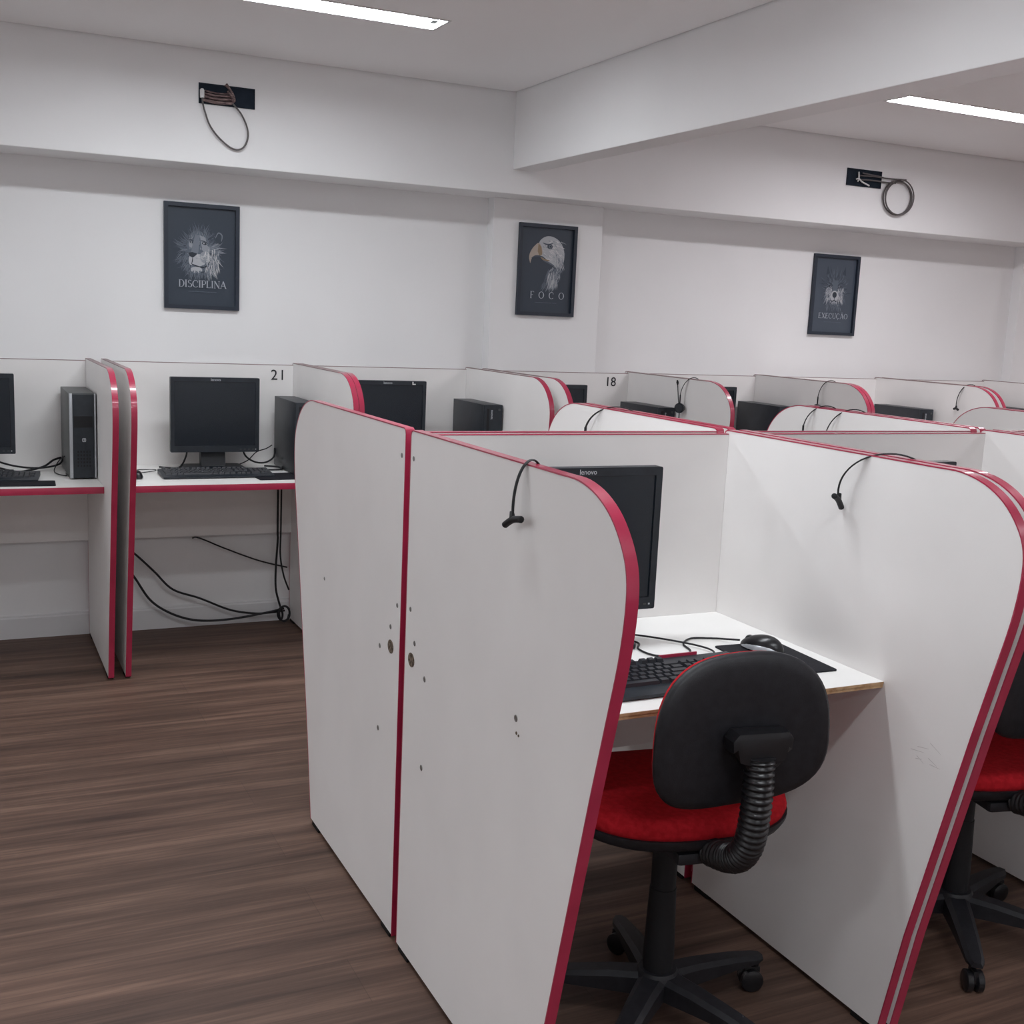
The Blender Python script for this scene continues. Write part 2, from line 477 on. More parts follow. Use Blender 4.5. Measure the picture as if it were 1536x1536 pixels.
def two_tone_tape():
    me = PM[1].copy(); me.name = 'edge_tape'; me.materials.append(M['tape_top'])
    for p in me.polygons:
        if p.center.z > H - .02 and p.center.y < .70: p.material_index = 1  # straight top run takes the grey-brown colour, the curve stays red
    return me
TAPE_WALL = two_tone_tape()

def mesh_child(name, me, parent, loc=(0, 0, 0), rot=(0, 0, 0)):
    o = bpy.data.objects.new(name, me); col.objects.link(o); o.parent = parent
    o.location = loc; o.rotation_euler = rot
    return o

def booth(x0, x1, yb, facing, label, group, desk_depth, desk_edge='red'):
    """booth from outer left x0 to outer right x1, back at yb; facing -1 opens towards -y, +1 towards +y.
    local frame: x along the row, +y from the back towards the opening"""
    w = x1 - x0
    t = thing('workstation_booth', label, 'cubicle booth', ((x0 + x1) / 2, yb, 0), PI if facing < 0 else 0, group)
    for s in (-1, 1):
        p = mesh_child('side_panel', PM[0], t, (s * (w / 2 - TH / 2), 0, 0))
        mesh_child('edge_tape', TAPE_WALL if 'back wall' in group else PM[1], p)
        for yy in (0.045, 0.64): mesh_child('foot_glide', PM[2], p, (0, yy, 0))
    hw = w / 2 - TH - .0007
    zb = H - .009
    bp = bxo('back_panel', -hw, hw, .004, .019, .425, zb - .0025, M['lam'], t)
    bxo('edge_tape', -hw, hw, .0035, .0195, zb - .0025, zb, M['tape_top' if 'back wall' in group else 'red'], bp, .0008)
    d = desk_depth
    if desk_edge == 'red':
        dk = bxo('desktop', -hw, hw, .0195, d - .003, .725, .75, M['top'], t)
        bxo('edge_tape', -hw, hw, d - .003, d, .7245, .7505, M['red'], dk, .0008)
    else:
        dk = bxo('desktop', -hw, hw, .0195, d, .7440, .75, M['top'], t)
        bxo('board_edge', -hw, hw, d - .0008, d + .0004, .7442, .7494, M['wood'], dk)
        lo = bxo('under_board', -hw, hw, .0195, d - .002, .7365, .7436, M['lam'], t)
        bxo('board_edge', -hw, hw, d - .0028, d - .0016, .7367, .7434, M['wood'], lo)
    return t

WB = 5.252     # back of the wall row
wall_units = [(-0.34, 0.530), (0.574, 1.421), (1.424, 2.277), (2.322, 3.160), (3.162, 4.006), (4.010, 4.873), (4.900, 5.732)]
wl = ['white wall booth cut off by the left edge of the photo',
      'white wall booth with red edges marked 21, under the lion poster',
      'white wall booth with red edges next right of booth 21',
      'white wall booth with red edges marked 18, under the eagle poster',
      'white wall booth with red edges next right of booth 18',
      'white wall booth under the wolf poster, second right of booth 18',
      'white wall booth at the right edge of the photo, rightmost of the wall row']
WALL = []
for i, (a, b) in enumerate(wall_units):
    yb = CY - .008 if i == 3 else WB
    WALL.append(booth(a, b, yb, -1, wl[i], 'white booths with red edges along the back wall', 0.635))
NB, FB = 2.352, 2.382
isl = [(0.890, 1.7315), (1.748, 2.594), (2.610, 3.456), (3.470, 4.314)]
nl = ['nearest white booth with red edges, the black backed chair in it',
      'second white booth of the near row, its chair cut off by the right edge',
      'third white booth of the near row, at the right edge of the photo',
      'last white booth of the near island row, farthest right']
fl = ['white booth backing onto the nearest booth, its end panel beside the aisle',
      'second island booth from the aisle facing the wall, one headset on its left panel',
      'third island booth from the aisle facing the wall, two headsets on its left panel',
      'white booth of the island row facing the wall, farthest right']
NEAR, FAR = [], []
for i, (a, b) in enumerate(isl):
    NEAR.append(booth(a, b, NB, -1, nl[i], 'white booths of the near island row', 0.611, 'raw'))
    FAR.append(booth(a, b, FB, 1, fl[i], 'white booths of the island row facing the wall', 0.611, 'raw'))

# stickers with the booth numbers
text_obj('number_sticker', '21', .066, M['ink'], WALL[1], (-(1.331 - (0.574 + 1.421) / 2), .0205, 1.150), (PI / 2, 0, PI), .0006, spacing=1.12)
text_obj('number_sticker', '18', .066, M['ink'], WALL[3], (-(3.035 - (2.322 + 3.160) / 2), .0205, 1.152), (PI / 2, 0, PI), .0006, spacing=1.0)

# screws and holes in the two end panels of the island (outer face at x = 0.89)
def hole(parent, name, y, z, ry, rz, mat, yb):
    s = -1 if parent in NEAR else 1                         # panel on the aisle side
    pan = [c for c in parent.children if c.name.startswith('side_panel') and (c.location.x * (-1 if s < 0 else 1)) < 0][0]
    bm = bmesh.new()
    lathe(bm, [(0, .0), (1, .0), (1, .35), (.8, .6), (.55, .35), (0, .3)], 20)
    bmesh.ops.transform(bm, matrix=Matrix.Diagonal((ry, rz, .0022, 1)), verts=bm.verts[:])
    bmesh.ops.transform(bm, matrix=Matrix.Rotation(PI / 2, 4, 'Y') if s < 0 else Matrix.Rotation(-PI / 2, 4, 'Y'), verts=bm.verts[:])
    o = obj(name, bm, mat, pan)
    o.location = ((TH / 2) if s < 0 else -(TH / 2), abs(y - yb), z)
for y, z, r in ((2.331, 1.146, .0055), (2.323, .815, .0055), (2.292, .746, .006), (2.227, .685, .0065), (2.229, .485, .0065), (1.782, .749, .0065), (1.777, .723, .003), (1.768, .721, .0025)):
    hole(NEAR[0], 'screw', y, z, r, r, M['chrome'] if r > .004 else M['hole'], NB)
hole(NEAR[0], 'cable_hole', 2.309, .704, .016, .019, M['hole'], NB)
for y, z, r in ((2.405, 1.144, .0055), (2.407, .803, .0055), (2.447, .743, .006), (2.517, .679, .006), (2.515, .477, .006), (2.976, .738, .005)):
    hole(FAR[0], 'screw', y, z, r, r, M['chrome'], FB)
hole(FAR[0], 'cable_hole', 2.443, .697, .016, .019, M['hole'], FB)

# grey scuffs on the divider beside the near chair
bm = bmesh.new()
random.seed(4)
for k in range(7):
    y = .745 + random.uniform(-.03, .03); z = .64 + random.uniform(-.02, .03); l = random.uniform(.006, .018)
    a = random.uniform(-.6, .3)
    vs = [bm.verts.new((TH / 2 + .0004, y + du * math.cos(a) - dv * math.sin(a), z + du * math.sin(a) + dv * math.cos(a)))
          for du, dv in ((-l, -.0006), (l, -.0003), (l, .0003), (-l, .0006))]
    bm.faces.new(vs)
pan = [c for c in NEAR[0].children if c.name.startswith('side_panel') and c.location.x < 0][0]
obj('scuff_mark', bm, new_mat('grey_scuff', (0.56, 0.54, 0.53), 0.6), pan, (0, 0, 0), smooth=False)

# ------------------------------------------------------------------ monitors
def make_monitor(label):
    t = thing('monitor', label, 'monitor', (0, 0, 0), 0, 'black flat computer monitors')
    W, Z0, Z1 = .375, .078, .397
    bm = bmesh.new()                                        # bezel frame faces -y
    ring_strip(bm, roundrect(-W / 2, W / 2, Z0, Z1, .004), roundrect(-W / 2 + .016, W / 2 - .016, Z0 + .027, Z1 - .018, .002), 'y', -.012, .016)
    obj('bezel', bm, M['black'], t)
    bxo('screen', -W / 2 + .015, W / 2 - .015, -.0085, .010, Z0 + .026, Z1 - .017, M['screen'], t)
    bm = bmesh.new()
    prism(bm, roundrect(-W / 2 + .003, W / 2 - .003, Z0 + .003, Z1 - .003, .004), 'y', .016, .028, .004)
    prism(bm, roundrect(-.12, .12, Z0 + .05, Z1 - .07, .01), 'y', .028, .052, .008)
    obj('rear_housing', bm, M['matt'], t)
    bm = bmesh.new()
    prism(bm, [(.030, .012), (.085, .012), (.072, .12), (.072, .2), (.053, .2), (.053, .10)], 'x', -.052, .052, .004)
    obj('stand_neck', bm, M['black'], t)
    bm = bmesh.new()
    prism(bm, roundrect(-.128, .128, -.055, .125, .02), 'z', 0, .012, .004)
    obj('stand_base', bm, M['black'], t)
    text_obj('logo', 'lenovo', .0155, M['logo'], t, (0, -.0124, Z1 - .0095), (PI / 2, 0, 0), .0003)
    bm = bmesh.new()
    for k in range(4): box(bm, W / 2 - .030 - k * .018, W / 2 - .022 - k * .018, -.0128, -.0118, Z0 + .010, Z0 + .0135)
    obj('button', bm, M['casegrey'], t)
    bxo('power_light', W / 2 - .017, W / 2 - .013, -.0128, -.0118, Z0 + .010, Z0 + .0135, M['logo'], t)
    return t
DZ = .7503
mon = make_monitor('black monitor in the nearest booth, in front of the black backed chair')
mon.location = (1.212, 2.150, DZ)
def mdup(x, y, rz, label): return dup(mon, (x, y, DZ), rz, label)
mdup(.033, 5.045, 0, 'black monitor at the left edge of the photo, left of the silver and black tower')
mdup(1.012, 5.045, 0, 'whole black monitor under the number 21')
m2 = mdup(1.785, 5.045, 0, 'black monitor with a small white sticker on its top edge')
bm = bmesh.new()
box(bm, 0, .005, -.0130, -.0120, .380, .394); box(bm, .005, .016, -.0130, -.0120, .380, .385)
st = obj('sticker', bm, M['white'], m2, (.118, 0, 0)); st['label'] = 'small white sticker'
mdup(2.600, 4.985, 0, 'black monitor in the booth marked 18, mostly hidden by red edged panels')
mdup(3.532, 5.045, 0, 'black monitor right of the booth 18 divider, only its right edge showing')
mdup(2.083, 2.150, 0, 'black monitor in the booth right of the nearest one, only its top corner showing')

# ------------------------------------------------------------------ computer towers
def make_tower(label):
    t = thing('computer_tower', label, 'computer tower', (0, 0, 0), 0, 'slim black computer towers')
    w, d, h = .092, .36, .312
    bxo('case', -w / 2, w / 2, .012, d, .004, h, M['case'], t, .002)
    bm = bmesh.new(); prism(bm, roundrect(-w / 2, w / 2, .004, h, .004), 'y', 0, .0115, .002)
    obj('front_panel', bm, M['black'], t)
    bm = bmesh.new()
    for k in range(14): box(bm, -w / 2 + .012, w / 2 - .012, -.0008, .0002, .03 + k * .008, .033 + k * .008)
    obj('vent_grille', bm, M['matt'], t)
    bxo('optical_drive', -w / 2 + .014, -w / 2 + .026, -.0012, .0002, .17, .295, M['matt'], t)
    text_obj('logo', 'lenovo', .0155, M['logo'], t, (-.008, -.0006, .268), (PI / 2, -PI / 2, 0), .0004)
    bm = bmesh.new(); lathe(bm, [(0, 0), (.006, 0), (.006, .001), (0, .0015)], 16, Matrix.Translation((w / 2 - .016, -.0002, .29)) @ Matrix.Rotation(PI / 2, 4, 'X'))
    obj('power_button', bm, M['casegrey'], t)
    bm = bmesh.new()
    for x in (-.03, .03):
        for y in (.04, .32): lathe(bm, [(0, 0), (.008, 0), (.008, .0045), (0, .0045)], 12, Matrix.Translation((x, y, 0)))
    obj('rubber_foot', bm, M['rubber'], t)
    return t
tw = make_tower('slim black computer tower right of the monitor under number 21')
tw.location = (1.346, 4.810, DZ)
def tdup(x, y, label, rz=0): return dup(tw, (x, y, DZ), rz, label)
tdup(2.203, 4.785, 'slim black computer tower left of booth 18, its whole upper front showing')
tdup(3.085, 4.715, 'slim black computer tower under the number 18, behind the red edges')
tdup(3.905, 4.845, 'slim black computer tower right of the booth 18 divider, beside the monitor edge')
tdup(4.785, 4.750, 'slim black computer tower under the wolf poster')
tdup(5.640, 4.830, 'slim black computer tower at the right edge of the photo')

def grey_tower():
    t = thing('computer_tower', 'grey sided computer tower with silver trimmed black front at the left', 'computer tower', (.456, 4.828, DZ), 0)
    w, d, h = .100, .38, .338
    bxo('case', -w / 2, w / 2, .014, d, .004, h, M['casegrey'], t, .003)
    bm = bmesh.new(); prism(bm, roundrect(-w / 2 + .013, w / 2 - .008, .006, h - .004, .003), 'y', -.002, .0135, .002)
    obj('front_panel', bm, M['black'], t)
    for n_, (a, b) in enumerate(((-w / 2 + .001, -w / 2 + .0125), (w / 2 - .0075, w / 2 - .001))):
        bxo('side_trim', a, b, -.004, .0135, .005, h - .001, M['silver'], t, .002)
    bxo('optical_drive', -.033, .036, -.0028, -.001, .205, .25, M['matt'], t)
    bm = bmesh.new()
    for k in range(5):
        for j in range(5): box(bm, -.022 + j * .011, -.016 + j * .011, -.0028, -.0018, .05 + k * .014, .058 + k * .014)
    obj('vent_grille', bm, M['matt'], t)
    lg = bmesh.new()
    prism(lg, roundrect(-.007, .007, -.0075, .0075, .0035), 'y', -.0035, -.002)
    badge = obj('logo', lg, M['silver'], t, (.004, 0, .156))
    bm = bmesh.new()
    s_ = .0011
    for poly in ([(-.0042, -.004), (-.0028, -.004), (-.0012, .0055), (-.0026, .0055)], [(-.0022, .0012), (-.0006, .0012), (-.0013, -.004), (-.0026, -.004)],
                 [(.0008, -.006), (.0022, -.006), (.0036, .0022), (.0022, .0022)], [(.0022, .0022), (.0046, .0022), (.0040, -.0026), (.0016, -.0026)]):
        prism(bm, poly, 'y', -.0039, -.0034)
    obj('letters', bm, M['ink'], badge)
    bm = bmesh.new()
    for x in (-.03, .03):
        for y in (.04, .33): lathe(bm, [(0, 0), (.008, 0), (.008, .0045), (0, .0045)], 12, Matrix.Translation((x, y, 0)))
    obj('rubber_foot', bm, M['rubber'], t)
grey_tower()

# ------------------------------------------------------------------ keyboards
def key_layout():
    ks = []                                               # x, y, w, d in millimetres, from the front left
    u = 19.0
    def row(y, x, ws, gap=0):
        for w in ws:
            if w > 0: ks.append((x, y, w * u - 2.4, 15.6))
            x += abs(w) * u
    row(6, 8, [1.25, 1.25, 1.25, 6.25, 1.25, 1.25, 1.25, 1.25, -.22, 1, 1, 1, -.22, 2, 1])
    row(25, 8, [2.25] + [1] * 10 + [2.75, -1.22, 1, -1.22, 1, 1, 1, 1])
    row(44, 8, [1.75] + [1] * 11 + [2.25, -3.44, 1, 1, 1])
    row(63, 8, [1.5] + [1] * 12 + [1.5, -.22, 1, 1, 1, -.22, 1, 1, 1, 1])
    row(82, 8, [1] * 13 + [2, -.22, 1, 1, 1, -.22, 1, 1, 1, 1])
    row(108, 8, [1, -1, 1, 1, 1, 1, -.5, 1, 1, 1, 1, -.5, 1, 1, 1, 1, -.22, 1, 1, 1])
    return ks
def kb_body(t, wedge=True):
    bm = bmesh.new()
    prism(bm, [(-.085, .003), (.080, .003), (.080, .021), (.066, .021), (.044, .018), (-.052, .012), (-.085, .009)], 'x', -.2265, .2265, .002)
    return obj('body', bm, M['black'], t)
def key_z(yl): return .012 + (yl + .052) / .096 * .006 if yl < .044 else .0182 + (yl - .044) * .13
def key_bm(w, d):
    bm = bmesh.new()
    A = [bm.verts.new((x * w / 2, y * d / 2, 0)) for x, y in ((-1, -1), (1, -1), (1, 1), (-1, 1))]
    B = [bm.verts.new((x * (w / 2 - .0022), y * (d / 2 - .002) + .0006, .0075)) for x, y in ((-1, -1), (1, -1), (1, 1), (-1, 1))]
    bm.faces.new(A[::-1]); bm.faces.new(B)
    for i in range(4): bm.faces.new((A[i], A[(i + 1) % 4], B[(i + 1) % 4], B[i]))
    return bm
def near_keyboard():
    t = thing('keyboard', 'black keyboard in the nearest booth, left of the black chair back', 'keyboard', (1.252, 1.880, DZ), 0.02)
    kb_body(t)
    cache = {}
    for x, y, w, d in key_layout()[:100]:
        xl, yl = (x + w / 2) / 1000 - .2205, y / 1000 - .050 + d / 2000
        k = round(w, 2)
        if k not in cache:
            bm = key_bm(w / 1000, d / 1000); bmesh.ops.recalc_face_normals(bm, faces=bm.faces[:])
            me = bpy.data.meshes.new('key'); bm.to_mesh(me); bm.free(); me.materials.append(M['key']); cache[k] = me
        mesh_child('key', cache[k], t, (xl, yl, key_z(yl) - .0006), (.09, 0, 0))
    s = bxo('red_strip', .055, .150, .0812, .0850, .004, .027, M['red'], t, .001)
    s['label'] = 'red strip along the back edge'
    return t
near_keyboard()
def far_keyboard(label, loc, rz):
    t = thing('keyboard', label, 'keyboard', loc, rz, 'black keyboards on the wall row desks')
    kb_body(t)
    bm = bmesh.new()
    for x, y, w, d in key_layout():
        xl, yl = (x + w / 2) / 1000 - .2205, y / 1000 - .050 + d / 2000
        q = key_bm(w / 1000, d / 1000)
        bmesh.ops.translate(q, vec=(xl, yl, key_z(yl) - .0006), verts=q.verts[:])
        me = bpy.data.meshes.new('tmp'); q.to_mesh(me); q.free(); bm.from_mesh(me); bpy.data.meshes.remove(me)
    o = obj('keycaps', bm, M['key'], t); o['kind'] = 'stuff'
    return t
k1 = far_keyboard('black keyboard in front of the monitor under the number 21', (.982, 4.865, DZ), 0.0)
dup(k1, (.070, 4.885, DZ), -.12, 'black keyboard at the left edge of the photo')

# ------------------------------------------------------------------ mouse pads and mice
def mouse_pad(label, loc, w, d, rz):
    bm = bmesh.new(); prism(bm, roundrect(-w / 2, w / 2, -d / 2, d / 2, .008), 'z', 0, .003, .001)
    o = obj('mouse_pad', bm, M['pad']); o.location = loc; o.rotation_euler = (0, 0, rz)
    return tag(o, label, 'mouse pad', 'black mouse pads')
mouse_pad('black mouse pad under the silver and black mouse, beside the near chair back', (1.590, 1.945, DZ), .165, .225, -.05)
mouse_pad('black mouse pad right of the keyboard under the number 21', (1.235, 4.805, DZ), .22, .19, 0.03)
mouse_pad('black mouse pad in front of the tower at the left edge of the photo', (.235, 4.735, DZ), .22, .13, -0.05)

def make_mouse(label, loc, rz):
    t = thing('computer_mouse', label, 'mouse', loc, rz, 'wired computer mice')
    def dome(sx, sy, sz, z0, cut=None):
        bm = bmesh.new()
        bmesh.ops.create_uvsphere(bm, u_segments=28, v_segments=16, radius=1.0)
        for v in bm.verts:
            x, y, z = v.co
            p = 2.6
            y2 = y
            wx = sx * (1 - .16 * max(0, y)) * (1 - .05 * abs(y) ** 2)
            zz = z if z > 0 else z * .12
            v.co = (x * wx, y2 * sy, z0 + zz * sz * (1 - .22 * y))
        return bm
    obj('shell', dome(.0275, .052, .031, .0045), M['gloss'], t)
    bm = dome(.0305, .0505, .021, .0042)
    obj('side_grip', bm, M['silver'], t)
    bm = bmesh.new(); lathe(bm, [(0, -.004), (.010, -.004), (.0115, -.002), (.0115, .002), (.010, .004), (0, .004)], 20, Matrix.Translation((0, .030, .0175)) @ Matrix.Rotation(PI / 2, 4, 'Y'))
    obj('scroll_wheel', bm, M['casegrey'], t)
    return t
mouse = make_mouse('silver and black mouse on the pad beside the near chair back', (1.598, 2.000, DZ + .003), .45)
dup(mouse, (.650, 4.84, DZ), .3, 'dark mouse at the left end of the desk under number 21')

# ------------------------------------------------------------------ cables
def cable(name, pts, r, label, group=None, closed=False, mat='cable', n=8):
    bm = bmesh.new(); tube(bm, smoothpath(pts, n, closed), r, 8, closed)
    o = obj(name, bm, M[mat], ang=1.5)
    return tag(o, label, 'cable', group)
Z = DZ + .0026
cable('mouse_cable', [(1.574, 2.050, Z + .012), (1.565, 2.085, Z + .005), (1.55, 2.115, Z), (1.50, 2.130, Z), (1.455, 2.095, Z), (1.44, 2.045, Z), (1.405, 2.015, Z), (1.345, 2.035, Z), (1.335, 2.09, Z), (1.36, 2.135, Z), (1.33, 2.20, Z), (1.31, 2.30, Z)], .0022,
      'thin black cable looping from the silver and black mouse across the desk')
cable('keyboard_cable', [(1.262, 1.968, Z + .012), (1.30, 1.985, Z), (1.355, 1.998, Z), (1.43, 1.985, Z), (1.478, 2.01, Z + .003), (1.47, 2.065, Z + .004), (1.41, 2.15, Z + .004), (1.35, 2.23, Z), (1.30, 2.305, Z), (1.24, 2.32, Z)], .0022,
      'thin black cable from the keyboard in the nearest booth towards the back panel')
# wall row desks
cable('monitor_cable', [(.10, 5.09, .865), (.12, 5.11, .81), (.20, 5.10, .775), (.30, 5.07, .765), (.385, 5.10, .775), (.408, 5.17, .80)], .004, 'black cable sagging from the left edge monitor to the silver and black tower')
cable('monitor_cable', [(.16, 5.15, .757), (.22, 5.03, .757), (.27, 5.05, .759), (.33, 5.10, .768), (.37, 5.17, .784), (.402, 5.20, .79)], .0045, 'thick black cable lying on the left edge desk behind the keyboard')
cable('tower_cable', [(.404, 5.05, .815), (.385, 5.09, .79), (.365, 5.06, .757), (.37, 4.96, .755), (.40, 4.92, .7535), (.404, 4.99, .7535)], .0022, 'thin black cable curling beside the silver and black tower')
cable('mouse_cable', [(.60, 5.07, .775), (.635, 5.05, .785), (.655, 4.99, .7535), (.625, 4.97, .7535), (.66, 4.94, .7535), (.70, 4.97, .7535), (.745, 4.99, .756), (.76, 5.03, .757), (.70, 5.06, .7535), (.64, 5.01, .757)], .0018,
      'thin black cable tangled at the left end of the desk under number 21')
cable('monitor_cable', [(.905, 5.10, .85), (.90, 5.11, .80), (.87, 5.09, .757), (.82, 5.08, .757), (.79, 5.11, .757)], .004, 'black cable dropping left of the monitor stand under number 21')
cable('monitor_cable', [(1.14, 5.10, .845), (1.16, 5.12, .80), (1.20, 5.12, .773), (1.25, 5.13, .768), (1.29, 5.14, .79), (1.298, 5.15, .83)], .004, 'black cable running from the monitor under number 21 up to the tower')
cable('tower_cable', [(1.13, 5.14, .757), (1.18, 5.16, .775), (1.22, 5.17, .81), (1.265, 5.175, .825), (1.293, 5.18, .84)], .0025, 'thin black cable rising to the back of the tower under number 21')
cable('keyboard_cable', [(1.12, 4.95, .765), (1.16, 4.98, .757), (1.23, 4.97, .757), (1.285, 4.98, .757), (1.29, 5.05, .757), (1.24, 5.10, .757)], .004, 'black cable lying behind the keyboard at the foot of the tower under number 21')
# under the desk of booth 21
yk = 5.235
cable('power_cord', [(.602, yk, .415), (.66, yk, .385), (.702, yk, .355), (.783, yk, .272), (.864, yk, .185), (.981, yk - .005, .138), (1.116, yk - .01, .076), (1.224, yk - .012, .052), (1.30, yk - .012, .050), (1.372, yk - .012, .055)], .0048, 'upper black cord sagging under the desk marked 21')
cable('power_cord', [(.602, yk + .004, .40), (.65, yk, .32), (.701, yk, .247), (.763, yk, .146), (.834, yk - .012, .089), (.922, yk - .014, .049), (1.011, yk - .015, .033), (1.132, yk - .016, .034), (1.286, yk - .028, .056), (1.364, yk - .028, .070)], .0052, 'lower black cord sagging almost to the floor under the desk marked 21')
cable('power_cord', [(.95, yk, .416), (.981, yk, .415), (1.10, yk, .36), (1.253, yk, .297), (1.384, yk, .259)], .0035, 'thin black cord slanting down to the right panel of booth 21')
cable('power_cord', [(1.327, yk - .04, .722), (1.327, yk - .04, .45), (1.328, yk - .04, .40), (1.320, yk - .042, .268), (1.321, yk - .042, .173), (1.335, yk - .045, .108), (1.352, yk - .05, .05), (1.345, yk - .05, .018)], .005, 'black cord hanging straight down under the tower of booth 21')
cable('power_cord', [(1.339, yk - .055, .722), (1.338, yk - .055, .45), (1.337, yk - .055, .33), (1.353, yk - .057, .235), (1.378, yk - .06, .165)], .004, 'black cord bending to the right panel below the tower of booth 21')
pts = []
for k in range(30):
    a = 2 * PI * k / 10 + .5
    pts.append((1.352 + .030 * math.cos(a) * (1 - .01 * k), yk - .075 - .003 * (k // 10) - .004 * math.sin(k), .058 + .036 * math.sin(a)))
cable('power_cord', pts, .0042, 'black cord coiled on the floor in the right corner under booth 21', n=3)

# ------------------------------------------------------------------ headsets
def headset(label, loc, rotz, a=.05, b=.11, near='pad', mic=False, lean=0.0, swivel=0.0, tilt=0.0):
    """band lies in the local x-z plane and rests over a panel top; the -x end is the one seen"""
    t = thing('headset', label, 'headset', loc, rotz, 'black telephone headsets on the partitions')
    pts = []
    for k in range(33):
        th = PI * (1.06 - 1.12 * k / 32)
        pts.append((a * math.cos(th) * (1.12 if k < 16 else 1), lean * (1 - math.sin(th)), -b + (b + .003) * max(math.sin(th), -.2) - (0 if math.sin(th) > 0 else 0)))
    bm = bmesh.new(); tube(bm, pts, .0022, 8, False, (2.2, .8))
    obj('headband', bm, M['matt'], t, ang=1.5)
    xl, zl = pts[0][0], pts[0][2]
    xr, zr = pts[-1][0], pts[-1][2]
    yl, yr = pts[0][1], pts[-1][1]
    def cup(x, y, z, s):
        Q = Matrix.Translation((x, y, z - .026)) @ Matrix.Rotation(swivel if s < 0 else 0, 4, 'Z') @ Matrix.Rotation(PI / 2 * s, 4, 'Y')
        bm = bmesh.new(); lathe(bm, [(0, .011), (.019, .011), (.024, .006), (.024, -.004), (.020, -.010), (0, -.012)], 24, Q)
        e = obj('ear_cup', bm, M['black'], t)
        bm = bmesh.new(); lathe(bm, [(.006, -.010), (.016, -.009), (.021, -.012), (.021, -.016), (.014, -.019), (0, -.017), (0, -.010)], 24, Q)
        obj('ear_cushion', bm, M['matt'], e)
        bm = bmesh.new(); tube(bm, [(x, y, z + .035), (x, y, z - .012)], .0042, 10, False, (1.2, .8))
        obj('slider', bm, M['matt'], t)
    def pad(x, y, z, tl):
        R = Matrix.Translation((x, y, z - .004)) @ Matrix.Rotation(tl, 4, 'X')
        bm = bmesh.new()
        tube(bm, [R @ Vector(p) for p in smoothpath([(0, -.034, -.004), (0, -.026, -.002), (0, 0, .001), (0, .026, -.002), (0, .034, -.004)], 5)], [.004] + [.0062] * 18 + [.005, .004], 10)
        tube(bm, [R @ Vector((0, 0, .016)), R @ Vector((0, 0, .002))], [.0036, .006], 10)
        obj('temple_pad', bm, M['matt'], t, ang=1.5)
    if near == 'cup': cup(xl, yl, zl, -1); pad(xr, yr, zr, 0)
    else: pad(xl, yl, zl, tilt); cup(xr, yr, zr, 1)
    if mic:
        x, y, z = xl, yl, zl - .026
        bm = bmesh.new()
        P = [(x, y, z), (x - .004, y + .016, z + .02), (x - .008, y + .050, z + .075), (x - .01, y + .075, z + .108)]
        tube(bm, smoothpath(P, 5), .0022, 8)
        tube(bm, [Vector(P[-1]) + Vector((0, -.002, -.003)), Vector(P[-1]) + Vector((0, .004, .008)), Vector(P[-1]) + Vector((-.001, .010, .018))], [.003, .0062, .0035], 8)
        obj('microphone_boom', bm, M['matt'], t, ang=1.5)
        bm = bmesh.new(); tube(bm, [(x, y - .004, z - .02), (x, y - .006, z - .05)], .0028, 8)
        obj('cord_stub', bm, M['matt'], t)
    return t
ZT = H + .0035
headset('black headset hanging over the nearest end panel, facing the aisle', (.900, 1.785, ZT), 0.0, .030, .082, tilt=-.32)
headset('black headset over the divider right of the near chair, its pad tilted', (1.740, 1.800, ZT), -1.02, .100, .086, tilt=-.5)
headset('black headset with a microphone boom on the divider right of number 18', (3.161, 4.615, ZT), -.5, .055, .098, near='cup', mic=True, swivel=1.1)
headset('black headset with a round ear cup on the divider two booths right of number 18', (4.008, 4.64, ZT), -.5, .055, .098, near='cup', swivel=1.1)
headset('black headset with a flat pad on the divider right of the wolf poster', (4.886, 4.56, ZT), -.5, .06, .105)
headset('black headset over the island panel in front of the number 18', (1.738, 2.90, ZT), -1.15, .11, .085, near='cup')
headset('left one of two black headsets over the island panel below the wolf poster', (2.602, 3.02, ZT), -.75, .066, .085, near='cup')
headset('right one of two black headsets over the island panel below the wolf poster', (2.602, 2.885, ZT), -.95, .082, .105)

# ------------------------------------------------------------------ chairs
def superell(a, b, p, n=48, skew=0.0):
    out = []
    for k in range(n):
        th = 2 * PI * k / n
        c, s = math.cos(th), math.sin(th)
        x = a * math.copysign(abs(c) ** (2 / p), c); y = b * math.copysign(abs(s) ** (2 / p), s)
        out.append((x * (1 + skew * y / b), y))
    return out
def cushion(out, layers, M4=None, curve=None):
    """stack of scaled outlines: layers = (scale, height)"""
    bm = bmesh.new(); rings = []
    for sc, z in layers:
        rings.append([bm.verts.new((x * sc, y * sc, z + (curve(x * sc, y * sc) if curve else 0))) for x, y in out])
    n = len(out)
    for A, B in zip(rings[:-1], rings[1:]):
        for k in range(n): bm.faces.new((A[k], A[(k + 1) % n], B[(k + 1) % n], B[k]))
    for R in (rings[0], rings[-1]):
        c = bm.verts.new(sum((v.co for v in R), Vector()) / n)
        cz = curve(0, 0) - sum(curve(v.co.x, v.co.y) for v in R) / n if curve else 0
        c.co.z += cz
        for k in range(n): bm.faces.new((R[k], R[(k + 1) % n], c))
    if M4 is not None: bmesh.ops.transform(bm, matrix=M4, verts=bm.verts[:])
    return bm
